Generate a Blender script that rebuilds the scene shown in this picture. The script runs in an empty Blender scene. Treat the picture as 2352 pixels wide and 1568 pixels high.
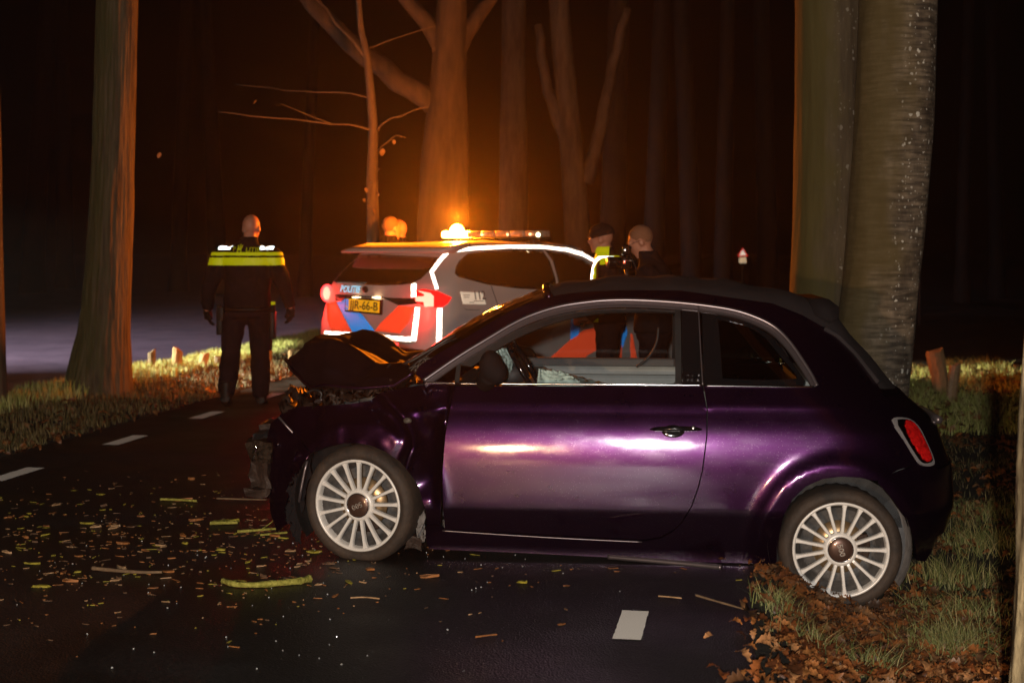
import bpy, bmesh, math, random
import numpy as np
from mathutils import Vector, Matrix, noise
from mathutils.geometry import delaunay_2d_cdt
from mathutils.bvhtree import BVHTree
sc = bpy.context.scene
C = sc.collection
rnd = random.Random(7)

# ------------------------------------------------------------------ camera
CAM_H = 1.52
F = 50.0 / 36.0 * 2352.0        # focal length in units of a 2352 px wide frame
HX, HY = 1176.0, 570.0          # vanishing point of straight ahead in that frame
cam_d = bpy.data.cameras.new('camera'); cam = bpy.data.objects.new('camera', cam_d); C.objects.link(cam)
cam.location = (0, 0, CAM_H); cam.rotation_euler = (math.pi / 2, 0, 0)
cam_d.lens = 50; cam_d.sensor_width = 36; cam_d.shift_y = -(784 - HY) / 2352.0
cam_d.clip_start = 0.05; cam_d.clip_end = 2000
cam_d.dof.use_dof = True; cam_d.dof.focus_distance = 7.0; cam_d.dof.aperture_fstop = 3.2
sc.camera = cam

# ------------------------------------------------------------------ night sky
world = bpy.data.worlds.new("World"); sc.world = world; world.use_nodes = True
wn = world.node_tree.nodes; wl = world.node_tree.links
bg = wn['Background']
sky_t = wn.new('ShaderNodeTexSky'); sky_t.sky_type = 'NISHITA'; sky_t.sun_disc = False
sky_t.sun_elevation = math.radians(4); sky_t.sun_rotation = math.radians(200)
wl.new(sky_t.outputs[0], bg.inputs['Color']); bg.inputs['Strength'].default_value = 0.00004

def light(name, kind, loc, power, col, size=.1, aim=None, angle=None, blend=.3):
    d = bpy.data.lights.new(name, kind); d.energy = power; d.color = col
    if kind in ('POINT', 'SPOT'): d.shadow_soft_size = size
    if kind == 'SPOT': d.spot_size = math.radians(angle); d.spot_blend = blend
    if kind == 'AREA': d.size = size
    if kind == 'SUN': d.angle = math.radians(.5)
    o = bpy.data.objects.new(name, d); C.objects.link(o); o.location = loc
    if aim is not None:
        o.rotation_euler = (Vector(aim) - Vector(loc)).to_track_quat('-Z', 'Y').to_euler()
    return o
light('moon_light', 'SUN', (0, 0, 30), .004, (.7, .8, 1), aim=(6, 12, 0))
# the photographer's flash just behind the lens and the warm head lamp of the vehicle parked behind: both mirror in the door
light('camera_flash', 'SPOT', (-.20, -1.15, 1.70), 1600, (1, .92, .84), .05, (.6, 10, 1.15), 75, .6)
light('head_lamp', 'SPOT', (-2.45, -5, 1.35), 1550, (1, .58, .27), .08, (.3, 7, .8), 84, 1)
light('field_fill', 'SPOT', (-15, 20, 6), 5500, (1, .84, .97), .12, (-7.5, 31, -.5), 74, 1)  # assumed source out of frame, added to light the misty field
light('verge_fill', 'SPOT', (-17, 15.5, 3.8), 60000, (1, .98, .72), .12, (-5.4, 17.25, -.35), 23, .3)  # assumed source out of frame, added to brighten the grass crest

sc.view_settings.view_transform = 'Standard'; sc.view_settings.look = 'None'
sc.view_settings.exposure = 0; sc.view_settings.gamma = 1
sc.view_settings.use_curve_mapping = False
sc.render.engine = 'CYCLES'
sc.cycles.use_denoising = True
sc.cycles.max_bounces = 7; sc.cycles.transparent_max_bounces = 12; sc.cycles.volume_bounces = 0
sc.cycles.caustics_reflective = False; sc.cycles.caustics_refractive = False
sc.cycles.sample_clamp_indirect = 4

# ------------------------------------------------------------------ materials
def mat(name, col=(.5, .5, .5), rough=.5, metal=0, spec=.5, coat=0, coat_r=.03, emit=None, power=0, var=None, bump=None, alpha=1, aniso=None):
    """var=(scale, amount[, colour2[, stretch]]), bump=(scale, strength[, stretch])"""
    m = bpy.data.materials.new(name); m.use_nodes = True
    n = m.node_tree.nodes; l = m.node_tree.links; b = n['Principled BSDF']
    b.inputs['Base Color'].default_value = (*col, 1); b.inputs['Roughness'].default_value = rough
    b.inputs['Metallic'].default_value = metal; b.inputs['Specular IOR Level'].default_value = spec
    b.inputs['Coat Weight'].default_value = coat; b.inputs['Coat Roughness'].default_value = coat_r
    if alpha < 1: b.inputs['Alpha'].default_value = alpha
    if emit: b.inputs['Emission Color'].default_value = (*emit, 1); b.inputs['Emission Strength'].default_value = power
    tc = n.new('ShaderNodeTexCoord')
    def mapped(st):
        mp = n.new('ShaderNodeMapping'); mp.inputs['Scale'].default_value = st; l.new(tc.outputs['Object'], mp.inputs[0]); return mp.outputs[0]
    if var:
        s, a = var[:2]; c2 = var[2] if len(var) > 2 and var[2] else None; st = var[3] if len(var) > 3 else (1, 1, 1)
        t = n.new('ShaderNodeTexNoise'); t.inputs['Scale'].default_value = s; t.inputs['Detail'].default_value = 6; t.inputs['Roughness'].default_value = .65
        l.new(mapped(st), t.inputs['Vector'])
        r = n.new('ShaderNodeValToRGB'); r.color_ramp.elements[0].position = .35; r.color_ramp.elements[1].position = .65
        lo = tuple(c * (1 - a) for c in col); hi = c2 if c2 else tuple(min(1, c * (1 + a)) for c in col)
        r.color_ramp.elements[0].color = (*lo, 1); r.color_ramp.elements[1].color = (*hi, 1)
        l.new(t.outputs['Fac'], r.inputs[0]); l.new(r.outputs[0], b.inputs['Base Color'])
    if bump:
        s, st_ = bump[:2]; st = bump[2] if len(bump) > 2 else (1, 1, 1)
        t = n.new('ShaderNodeTexNoise'); t.inputs['Scale'].default_value = s; t.inputs['Detail'].default_value = 8
        l.new(mapped(st), t.inputs['Vector'])
        bp = n.new('ShaderNodeBump'); bp.inputs['Strength'].default_value = st_; bp.inputs['Distance'].default_value = .02
        l.new(t.outputs['Fac'], bp.inputs['Height']); l.new(bp.outputs[0], b.inputs['Normal'])
    return m

def retro(name, col, gloss=.55, rough=.36, base=None):
    """sheeting that throws light back the way it came: a mirror lobe turned towards whoever looks"""
    m = mat(name, base or col, .5); n = m.node_tree.nodes; l = m.node_tree.links
    g = n.new('ShaderNodeBsdfGlossy'); g.inputs['Color'].default_value = (*col, 1); g.inputs['Roughness'].default_value = rough
    ge = n.new('ShaderNodeNewGeometry'); l.new(ge.outputs['Incoming'], g.inputs['Normal'])
    mx = n.new('ShaderNodeMixShader'); mx.inputs[0].default_value = gloss
    l.new(n['Principled BSDF'].outputs[0], mx.inputs[1]); l.new(g.outputs[0], mx.inputs[2])
    l.new(mx.outputs[0], n['Material Output'].inputs['Surface'])
    return m

def glass(name, tint=(.8, .85, .85), refl=.12, rough=.02, dirt=None):
    m = bpy.data.materials.new(name); m.use_nodes = True; n = m.node_tree.nodes; l = m.node_tree.links
    n.remove(n['Principled BSDF'])
    t = n.new('ShaderNodeBsdfTransparent'); t.inputs[0].default_value = (*tint, 1)
    g = n.new('ShaderNodeBsdfGlossy'); g.inputs['Roughness'].default_value = rough
    fr = n.new('ShaderNodeFresnel'); fr.inputs['IOR'].default_value = 1.5
    ad = n.new('ShaderNodeMath'); ad.operation = 'ADD'; ad.inputs[1].default_value = refl - .04; ad.use_clamp = True
    l.new(fr.outputs[0], ad.inputs[0])
    mx = n.new('ShaderNodeMixShader'); l.new(ad.outputs[0], mx.inputs[0]); l.new(t.outputs[0], mx.inputs[1]); l.new(g.outputs[0], mx.inputs[2])
    out = mx.outputs[0]
    if dirt:
        d = n.new('ShaderNodeBsdfDiffuse'); d.inputs[0].default_value = (.35, .33, .3, 1)
        tc = n.new('ShaderNodeTexCoord'); v = n.new('ShaderNodeTexVoronoi'); v.feature = 'DISTANCE_TO_EDGE'; v.inputs['Scale'].default_value = dirt[0]
        l.new(tc.outputs['Object'], v.inputs['Vector'])
        lt = n.new('ShaderNodeMath'); lt.operation = 'LESS_THAN'; lt.inputs[1].default_value = dirt[1]; l.new(v.outputs['Distance'], lt.inputs[0])
        no = n.new('ShaderNodeTexNoise'); no.inputs['Scale'].default_value = 2.2; l.new(tc.outputs['Object'], no.inputs['Vector'])
        gt = n.new('ShaderNodeMath'); gt.operation = 'GREATER_THAN'; gt.inputs[1].default_value = dirt[2]; l.new(no.outputs['Fac'], gt.inputs[0])
        mu = n.new('ShaderNodeMath'); mu.operation = 'MULTIPLY'; l.new(lt.outputs[0], mu.inputs[0]); l.new(gt.outputs[0], mu.inputs[1])
        m2 = n.new('ShaderNodeMixShader'); l.new(mu.outputs[0], m2.inputs[0]); l.new(out, m2.inputs[1]); l.new(d.outputs[0], m2.inputs[2]); out = m2.outputs[0]
    l.new(out, n['Material Output'].inputs['Surface'])
    return m

def paint_mat():
    m = mat('purple_metallic_paint', (.030, .0055, .037), .38, .92, .5, 1.0, .035)
    n = m.node_tree.nodes; l = m.node_tree.links; b = n['Principled BSDF']
    tc = n.new('ShaderNodeTexCoord')
    def noi(s, st, det=4):
        mp = n.new('ShaderNodeMapping'); mp.inputs['Scale'].default_value = st; l.new(tc.outputs['Object'], mp.inputs[0])
        t = n.new('ShaderNodeTexNoise'); t.inputs['Scale'].default_value = s; t.inputs['Detail'].default_value = det; l.new(mp.outputs[0], t.inputs['Vector']); return t.outputs['Fac']
    # road film and wash scratches in the clear coat
    r = n.new('ShaderNodeMapRange'); r.inputs[1].default_value = .3; r.inputs[2].default_value = .75; r.inputs[3].default_value = .27; r.inputs[4].default_value = .33
    l.new(noi(9, (1, 1, 1.4), 8), r.inputs[0]); l.new(r.outputs[0], b.inputs['Roughness'])
    r2 = n.new('ShaderNodeMapRange'); r2.inputs[1].default_value = .42; r2.inputs[2].default_value = .7; r2.inputs[3].default_value = .085; r2.inputs[4].default_value = .17
    l.new(noi(5, (1, 1, 3), 10), r2.inputs[0]); l.new(r2.outputs[0], b.inputs['Coat Roughness'])
    wv = n.new('ShaderNodeTexWave'); wv.inputs['Scale'].default_value = 3; wv.inputs['Distortion'].default_value = 28; wv.inputs['Detail'].default_value = 4; wv.inputs['Detail Scale'].default_value = 2.5
    l.new(tc.outputs['Object'], wv.inputs['Vector'])
    gt = n.new('ShaderNodeMapRange'); gt.inputs[1].default_value = .996; gt.inputs[2].default_value = 1.0; gt.inputs[3].default_value = 0; gt.inputs[4].default_value = .1
    l.new(wv.outputs['Fac'], gt.inputs[0])
    msk = n.new('ShaderNodeMapRange'); msk.inputs[1].default_value = .52; msk.inputs[2].default_value = .62; l.new(noi(3, (1, 1, 1), 2), msk.inputs[0])
    mu = n.new('ShaderNodeMath'); mu.operation = 'MULTIPLY'; l.new(gt.outputs[0], mu.inputs[0]); l.new(msk.outputs[0], mu.inputs[1])
    mx = n.new('ShaderNodeMix'); mx.data_type = 'RGBA'; mx.inputs[6].default_value = (.030, .0055, .037, 1); mx.inputs[7].default_value = (.3, .24, .33, 1)
    l.new(mu.outputs[0], mx.inputs[0])
    # plain
    # dust speckle
    sp = n.new('ShaderNodeTexVoronoi'); sp.inputs['Scale'].default_value = 90; l.new(tc.outputs['Object'], sp.inputs['Vector'])
    ls = n.new('ShaderNodeMath'); ls.operation = 'LESS_THAN'; ls.inputs[1].default_value = .13; l.new(sp.outputs['Distance'], ls.inputs[0])
    m3 = n.new('ShaderNodeMix'); m3.data_type = 'RGBA'; m3.inputs[7].default_value = (.2, .14, .2, 1)
    mf = n.new('ShaderNodeMath'); mf.operation = 'MULTIPLY'; mf.inputs[1].default_value = .35; l.new(ls.outputs[0], mf.inputs[0]); l.new(mf.outputs[0], m3.inputs[0])
    l.new(mx.outputs[2], m3.inputs[6]); l.new(m3.outputs[2], b.inputs['Base Color'])
    bp = n.new('ShaderNodeBump'); bp.inputs['Strength'].default_value = .02; bp.inputs['Distance'].default_value = .003
    l.new(noi(60, (1, 1, 1), 3), bp.inputs['Height']); l.new(bp.outputs[0], b.inputs['Coat Normal'])
    return m

def bark_mat(name, c1, c2, moss=None, lichen=0, stretch=(1, 1, .25), scale=14, bump=.5, ring=False):
    m = mat(name, c1, .85, var=(scale, .35, c2, stretch), bump=(scale * 2.2, bump, stretch))
    n = m.node_tree.nodes; l = m.node_tree.links; b = n['Principled BSDF']
    tc = n.new('ShaderNodeTexCoord'); col = b.inputs['Base Color'].links[0].from_socket
    if ring:   # horizontal wrinkles of beech bark
        mp = n.new('ShaderNodeMapping'); mp.inputs['Scale'].default_value = (1.2, 1.2, 9); l.new(tc.outputs['Object'], mp.inputs[0])
        t = n.new('ShaderNodeTexNoise'); t.inputs['Scale'].default_value = 5; t.inputs['Detail'].default_value = 7; l.new(mp.outputs[0], t.inputs['Vector'])
        mr = n.new('ShaderNodeMapRange'); mr.inputs[1].default_value = .35; mr.inputs[2].default_value = .7; mr.inputs[3].default_value = .4; mr.inputs[4].default_value = 1.75; l.new(t.outputs['Fac'], mr.inputs[0])
        mv = n.new('ShaderNodeMix'); mv.data_type = 'RGBA'; mv.blend_type = 'MULTIPLY'; mv.inputs[0].default_value = 1; l.new(col, mv.inputs[6]); l.new(mr.outputs[0], mv.inputs[7]); col = mv.outputs[2]
    if moss:   # green algae on one side: along local -X
        sx = n.new('ShaderNodeSeparateXYZ'); ge = n.new('ShaderNodeNewGeometry'); l.new(ge.outputs['Normal'], sx.inputs[0])
        t = n.new('ShaderNodeTexNoise'); t.inputs['Scale'].default_value = 3; t.inputs['Detail'].default_value = 6; l.new(tc.outputs['Object'], t.inputs['Vector'])
        a = n.new('ShaderNodeMath'); a.operation = 'MULTIPLY_ADD'; a.inputs[1].default_value = -.55; l.new(sx.outputs['X'], a.inputs[0]); l.new(t.outputs['Fac'], a.inputs[2])
        mr = n.new('ShaderNodeMapRange'); mr.inputs[1].default_value = .35; mr.inputs[2].default_value = .75; mr.inputs[4].default_value = .85; l.new(a.outputs[0], mr.inputs[0])
        mv = n.new('ShaderNodeMix'); mv.data_type = 'RGBA'; mv.inputs[7].default_value = (*moss, 1); l.new(mr.outputs[0], mv.inputs[0]); l.new(col, mv.inputs[6]); col = mv.outputs[2]
    if lichen:
        for s, th, k in ((21, .15, .9), (9, .075, .8), (46, .17, .6)):
            mp = n.new('ShaderNodeMapping'); mp.inputs['Scale'].default_value = (1, 1, .8); l.new(tc.outputs['Object'], mp.inputs[0])
            v = n.new('ShaderNodeTexVoronoi'); v.inputs['Scale'].default_value = s; v.inputs['Randomness'].default_value = 1
            nz = n.new('ShaderNodeTexNoise'); nz.inputs['Scale'].default_value = 30; l.new(tc.outputs['Object'], nz.inputs['Vector'])
            mxv = n.new('ShaderNodeMix'); mxv.data_type = 'VECTOR'; mxv.inputs[0].default_value = .03; l.new(mp.outputs[0], mxv.inputs[4]); l.new(nz.outputs['Color'], mxv.inputs[5]); l.new(mxv.outputs[1], v.inputs['Vector'])
            # radius varies from cell to cell, many cells empty
            sc_ = n.new('ShaderNodeSeparateColor'); l.new(v.outputs['Color'], sc_.inputs[0])
            rr = n.new('ShaderNodeMapRange'); rr.inputs[1].default_value = .55; rr.inputs[2].default_value = 1; rr.inputs[3].default_value = 0; rr.inputs[4].default_value = th * 2; l.new(sc_.outputs[0], rr.inputs[0])
            ls = n.new('ShaderNodeMath'); ls.operation = 'LESS_THAN'; l.new(v.outputs['Distance'], ls.inputs[0]); l.new(rr.outputs[0], ls.inputs[1])
            mk = n.new('ShaderNodeMath'); mk.operation = 'MULTIPLY'; mk.inputs[1].default_value = k * lichen; l.new(ls.outputs[0], mk.inputs[0])
            sx = n.new('ShaderNodeSeparateXYZ'); ge = n.new('ShaderNodeNewGeometry'); l.new(ge.outputs['Normal'], sx.inputs[0])
            rs = n.new('ShaderNodeMapRange'); rs.inputs[1].default_value = -.25; rs.inputs[2].default_value = .25; l.new(sx.outputs['X'], rs.inputs[0])
            m4 = n.new('ShaderNodeMath'); m4.operation = 'MULTIPLY'; l.new(mk.outputs[0], m4.inputs[0]); l.new(rs.outputs[0], m4.inputs[1])
            mv = n.new('ShaderNodeMix'); mv.data_type = 'RGBA'; mv.inputs[7].default_value = (.75, .72, .62, 1); l.new(m4.outputs[0], mv.inputs[0]); l.new(col, mv.inputs[6]); col = mv.outputs[2]
    l.new(col, b.inputs['Base Color'])
    return m

def asphalt_mat():
    m = mat('wet_asphalt', (.02, .019, .018), .5, spec=.5)
    n = m.node_tree.nodes; l = m.node_tree.links; b = n['Principled BSDF']; tc = n.new('ShaderNodeTexCoord')
    v = n.new('ShaderNodeTexVoronoi'); v.inputs['Scale'].default_value = 110; l.new(tc.outputs['Object'], v.inputs['Vector'])
    r = n.new('ShaderNodeMapRange'); r.inputs[1].default_value = 0; r.inputs[2].default_value = 1; r.inputs[3].default_value = .005; r.inputs[4].default_value = .02
    sc_ = n.new('ShaderNodeSeparateColor'); l.new(v.outputs['Color'], sc_.inputs[0]); pw = n.new('ShaderNodeMath'); pw.operation = 'POWER'; pw.inputs[1].default_value = 3; l.new(sc_.outputs[0], pw.inputs[0]); l.new(pw.outputs[0], r.inputs[0])
    big = n.new('ShaderNodeTexNoise'); big.inputs['Scale'].default_value = 1.1; big.inputs['Detail'].default_value = 6; l.new(tc.outputs['Object'], big.inputs['Vector'])
    rb = n.new('ShaderNodeMapRange'); rb.inputs[1].default_value = .3; rb.inputs[2].default_value = .7; rb.inputs[3].default_value = .6; rb.inputs[4].default_value = 1.35; l.new(big.outputs['Fac'], rb.inputs[0])
    mu = n.new('ShaderNodeMath'); mu.operation = 'MULTIPLY'; l.new(r.outputs[0], mu.inputs[0]); l.new(rb.outputs[0], mu.inputs[1])
    cc = n.new('ShaderNodeCombineColor'); cc.mode = 'RGB'
    for i, k in enumerate((1.0, .93, .86)):
        q = n.new('ShaderNodeMath'); q.operation = 'MULTIPLY'; q.inputs[1].default_value = k; l.new(mu.outputs[0], q.inputs[0]); l.new(q.outputs[0], cc.inputs[i])
    l.new(cc.outputs[0], b.inputs['Base Color'])
    rr = n.new('ShaderNodeMapRange'); rr.inputs[1].default_value = .35; rr.inputs[2].default_value = .65; rr.inputs[3].default_value = .36; rr.inputs[4].default_value = .62; l.new(big.outputs['Fac'], rr.inputs[0]); l.new(rr.outputs[0], b.inputs['Roughness'])
    bp = n.new('ShaderNodeBump'); bp.inputs['Strength'].default_value = .55; bp.inputs['Distance'].default_value = .006
    l.new(v.outputs['Distance'], bp.inputs['Height']); l.new(bp.outputs[0], b.inputs['Normal'])
    return m

MT = dict(
    paint=paint_mat(), asphalt=asphalt_mat(),
    paint_white=retro('road_marking_white', (.95, .93, .85), .03, .45, (.5, .49, .46)),
    soil=mat('damp_soil', (.018, .013, .008), .9, var=(6, .4, (.03, .026, .012)), bump=(30, .6)),
    field=mat('mist_toned_field', (.26, .21, .27), .95, var=(1.2, .2, (.33, .27, .33)), bump=(14, .7)),  # glow of the lit mist put into the pale purple ground colour
    black=mat('black_plastic', (.012, .012, .012), .45, var=(20, .3)),
    gloss_black=mat('gloss_black', (.006, .006, .007), .08, coat=1),
    rubber=mat('tyre_rubber', (.03, .022, .017), .75, var=(7, .4, (.055, .036, .024)), bump=(60, .2)),
    alloy=mat('silver_alloy', (.78, .76, .72), .38, .1, var=(30, .06)),
    alloy_dark=mat('dull_inner_rim', (.2, .19, .18), .5, .5, var=(25, .3)),
    chrome=mat('chrome', (.8, .8, .82), .12, 1),
    dull_chrome=mat('satin_trim', (.2, .17, .18), .36, .8),
    liner=mat('wheel_arch_liner', (.16, .15, .145), .8, var=(12, .3), bump=(25, .4)),
    fabric=mat('black_soft_top_fabric', (.026, .022, .024), .95, 0, .2, var=(3, .25), bump=(400, .25)),
    cabin=mat('cabin_trim', (.02, .02, .02), .6),
    ivory=mat('ivory_cabin_trim', (.17, .19, .18), .5, var=(8, .15)),
    airbag=mat('airbag_cloth', (.42, .55, .5), .8, var=(10, .15), bump=(40, .5)),
    glass=glass('clear_glass', (.9, .93, .91), .06),
    dark_glass=glass('tinted_glass', (.25, .28, .27), .07),
    shield=glass('cracked_windscreen', (.5, .48, .45), .26, .05, dirt=(26, .06, .53)),
    tail_red=mat('tail_lamp_red', (.55, .008, .008), .12, coat=1, var=(30, .5)),
    tail_red_dim=mat('dim_red_lens', (.4, .006, .006), .12, coat=1, emit=(1, .008, .008), power=1.6),
    lamp_ring=mat('satin_lamp_ring', (.3, .29, .3), .35, .3, coat=.5), bonnet=mat('shaded_bonnet_paint', (.006, .003, .005), .6, .0, .08, coat=.0, coat_r=.25, var=(6, .3)),  # bonnet: shade put into the colour, near black instead of purple
    rust=mat('brake_disc', (.45, .3, .16), .35, .8, var=(40, .3)),
    lampglass=mat('clear_lamp', (.10, .085, .07), .4, .2, .3, bump=(60, .5)), lampbroken=mat('broken_lamp', (.022, .014, .009), .6, 0, .08, var=(40, .7), bump=(50, .8)),
    scrap=mat('bent_metal', (.035, .023, .018), .5, .1, .12, var=(8, .5), bump=(18, .7)),
    # police car
    pwhite=mat('silver_white_paint', (.58, .52, .51), .42, 0, coat=.35, coat_r=.15, var=(2, .06)),
    pglass=mat('police_tinted_glass', (.012, .008, .006), .09, coat=1),
    retro_white=retro('white_reflective_tape', (1, .98, .92), .7, .3, (.8, .8, .78)),
    retro_red=retro('red_reflective_foil', (1, .1, .035), .3, .42, (.7, .07, .03)),
    retro_blue=retro('blue_reflective_foil', (.015, .3, 1), .35, .42, (.01, .17, .55)),
    retro_lblue=retro('light_blue_letters', (.25, .65, 1), .5, .4, (.15, .4, .7)),
    retro_yellow=retro('yellow_plate', (1, .72, .02), .25, .45, (.85, .55, .02)),
    hivis=retro('fluorescent_yellow', (.75, .85, .0), .22, .5, (.5, .62, .01)),
    silver_tape=retro('silver_reflective_tape', (.75, .95, 1), .6, .3, (.6, .65, .65)),
    ink=mat('black_ink', (.01, .01, .01), .5),
    sticker=retro('sticker', (1, .93, .8), .16, .4, (.75, .7, .62)),
    lit_red=mat('lit_tail_lamp', (.8, .05, .03), .3, emit=(1, .03, .03), power=7),
    lit_red_core=mat('lit_tail_lamp_core', (.9, .4, .3), .3, emit=(1, .15, .1), power=5),
    lit_plate=mat('plate_lamp', (.9, .8, .6), .3, emit=(1, .7, .35), power=6),
    lit_amber=mat('lit_beacon', (1, .6, .1), .3, emit=(1, .5, .06), power=120),
    bar_clear=mat('clear_light_bar', (.4, .34, .28), .12, .2, coat=1, var=(14, .5)),
    # people
    navy=mat('dark_uniform', (.011, .009, .012), .9, 0, .08, var=(12, .3), bump=(16, .5)),
    navy2=mat('black_jacket', (.008, .008, .011), .9, 0, .08, var=(9, .3), bump=(12, .5)),
    trouser=mat('uniform_trousers', (.013, .009, .013), .9, 0, .08, var=(10, .3), bump=(18, .5)),
    leather=mat('black_leather', (.009, .008, .008), .5, 0, .2),
    skin=mat('skin', (.5, .21, .13), .55, var=(25, .08)),
    hair_grey=mat('grey_hair', (.26, .11, .055), .8, bump=(90, .6)),
    hair_dark=mat('brown_hair', (.16, .09, .05), .8, bump=(90, .6)),
    matt_black=mat('matt_black', (.012, .011, .012), .95, spec=.05), steel=mat('steel', (.5, .5, .5), .3, 1),
    # nature
    wood=mat('raw_wood', (.34, .2, .09), .8, var=(9, .3, None, (1, 1, .3)), bump=(20, .5)),
    twig=mat('twig_bark', (.17, .11, .06), .85, var=(20, .3)),
    lichen=mat('lichen_bark', (.32, .31, .03), .85, var=(35, .5, (.42, .4, .08)), bump=(50, .7)),
)
# ------------------------------------------------------------------ helpers
def tag(o, label=None, cat=None, group=None, kind=None):
    if label: o['label'] = label
    if cat: o['category'] = cat
    if group: o['group'] = group
    if kind: o['kind'] = kind
    return o

def mesh_of(name, verts, faces, m=None, smooth=True):
    me = bpy.data.meshes.new(name); me.from_pydata([tuple(v) for v in verts], [], faces); me.validate()
    if m: me.materials.append(m)
    if smooth: me.polygons.foreach_set('use_smooth', [True] * len(me.polygons))
    me.update(); return me

def link(name, me, parent=None, kind=None):
    o = bpy.data.objects.new(name, me); C.objects.link(o)
    if parent: o.parent = parent; o.matrix_parent_inverse = WM(parent).inverted()
    if kind: o['kind'] = kind
    return o

def WM(o):
    m = o.matrix_basis.copy(); 
    if o.parent: m = WM(o.parent) @ o.matrix_parent_inverse @ m
    return m

def mk(name, verts, faces, m, parent=None, smooth=True, kind=None):
    return link(name, mesh_of(name, verts, faces, m, smooth), parent, kind)

def thing(name, label, cat, loc, group=None):
    o = bpy.data.objects.new(name, None); C.objects.link(o); o.location = loc; o.empty_display_size = .2
    return tag(o, label, cat, group)

def sub(name, parent, loc=None):
    o = bpy.data.objects.new(name, None); C.objects.link(o); o.parent = parent
    o.matrix_parent_inverse = WM(parent).inverted()
    if loc is not None: o.location = loc
    return o

def gpt(x, y, z=0.0):
    """world point where the frame position x, y (2352 wide) meets the level z"""
    Y = (CAM_H - z) * F / (y - HY); return Vector(((x - HX) / F * Y, Y, z))
def apt(x, y, Y):
    return Vector(((x - HX) / F * Y, Y, CAM_H - (y - HY) / F * Y))

def tube(path, radii, n=10, cap=True, flat=1.0, disp=None):
    P = [Vector(p) for p in path]; V = []; Fc = []
    R = radii if hasattr(radii, '__len__') else [radii] * len(P)
    t = (P[1] - P[0]).normalized(); up = Vector((0, 0, 1)) if abs(t.z) < .9 else Vector((0, 1, 0))
    a = t.cross(up).normalized(); 
    for i, p in enumerate(P):
        t = (P[min(i + 1, len(P) - 1)] - P[max(i - 1, 0)]).normalized()
        a = (a - t * a.dot(t)).normalized(); b = t.cross(a)
        for k in range(n):
            an = 2 * math.pi * k / n; r = R[i]
            if disp: r *= disp(i, k, an, p)
            V.append(p + a * (math.cos(an) * r) + b * (math.sin(an) * r * flat))
    for i in range(len(P) - 1):
        for k in range(n):
            k2 = (k + 1) % n; Fc.append((i * n + k, i * n + k2, (i + 1) * n + k2, (i + 1) * n + k))
    if cap: Fc.append(tuple(range(n))[::-1]); Fc.append(tuple((len(P) - 1) * n + k for k in range(n)))
    return V, Fc

def box(x0, x1, y0, y1, z0, z1, bev=0):
    V = [Vector((x, y, z)) for x in (x0, x1) for y in (y0, y1) for z in (z0, z1)]
    Fc = [(0, 1, 3, 2), (4, 6, 7, 5), (0, 4, 5, 1), (2, 3, 7, 6), (0, 2, 6, 4), (1, 5, 7, 3)]
    if bev:
        bm = bmesh.new(); vs = [bm.verts.new(v) for v in V]
        for f in Fc: bm.faces.new([vs[i] for i in f])
        bmesh.ops.bevel(bm, geom=list(bm.edges), offset=bev, segments=2, affect='EDGES', profile=.6)
        bmesh.ops.recalc_face_normals(bm, faces=bm.faces)
        bm.verts.index_update(); V = [v.co.copy() for v in bm.verts]; Fc = [tuple(v.index for v in f.verts) for f in bm.faces]; bm.free()
    return V, Fc

def join(*parts):
    V = []; Fc = []
    for v, f in parts:
        o = len(V); V += list(v); Fc += [tuple(i + o for i in q) for q in f]
    return V, Fc

def xf(part, M): return [M @ Vector(v) for v in part[0]], part[1]

def lathe(prof, n=48, closed=False):
    """profile of (r, y): axis along local -Y facing the viewer"""
    V = []; Fc = []
    for r, y in prof:
        for k in range(n):
            a = 2 * math.pi * k / n; V.append(Vector((r * math.cos(a), y, r * math.sin(a))))
    m = len(prof)
    for i in range(m - 1 + (1 if closed else 0)):
        j = (i + 1) % m
        for k in range(n):
            k2 = (k + 1) % n; Fc.append((i * n + k, j * n + k, j * n + k2, i * n + k2))
    return V, Fc

def resample(poly, step, close=True):
    out = []; n = len(poly)
    for i in range(n if close else n - 1):
        a = Vector(poly[i]); b = Vector(poly[(i + 1) % n]); k = max(1, int((b - a).length / step))
        for j in range(k): out.append(a.lerp(b, j / k))
    if not close: out.append(Vector(poly[-1]))
    return out

def smooth_poly(pts, it=2, close=True):
    """Chaikin corner cutting that keeps the ends of an open line"""
    P = [Vector(p) for p in pts]
    for _ in range(it):
        Q = []; n = len(P)
        if not close: Q.append(P[0])
        for i in range(n if close else n - 1):
            a, b = P[i], P[(i + 1) % n]; Q += [a.lerp(b, .25), a.lerp(b, .75)]
        if not close: Q.append(P[-1])
        P = Q
    return P

def inside(p, poly):
    x, y = p; c = False; j = len(poly) - 1
    for i in range(len(poly)):
        xi, yi = poly[i][0], poly[i][1]; xj, yj = poly[j][0], poly[j][1]
        if (yi > y) != (yj > y) and x < (xj - xi) * (y - yi) / (yj - yi) + xi: c = not c
        j = i
    return c

def fill2d(poly, step, bstep=None):
    """triangulate a closed outline with regular interior points; returns pts, tris, number of rim points"""
    rim = [Vector((p[0], p[1])) for p in resample(poly, bstep or step)]
    xs = [p.x for p in rim]; ys = [p.y for p in rim]
    ra = np.array([(p.x, p.y) for p in rim]); pts = list(rim)
    y = min(ys) + step / 2; row = 0
    while y < max(ys):
        x = min(xs) + (step / 2 if row % 2 else 0)
        while x < max(xs):
            if inside((x, y), rim) and ((ra - (x, y)) ** 2).sum(1).min() > (step * .5) ** 2: pts.append(Vector((x, y)))
            x += step
        y += step * .87; row += 1
    n = len(rim)
    vo, eo, fo, *_ = delaunay_2d_cdt(pts, [(i, (i + 1) % n) for i in range(n)], [], 1, 1e-7)
    return vo, fo, eo

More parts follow.
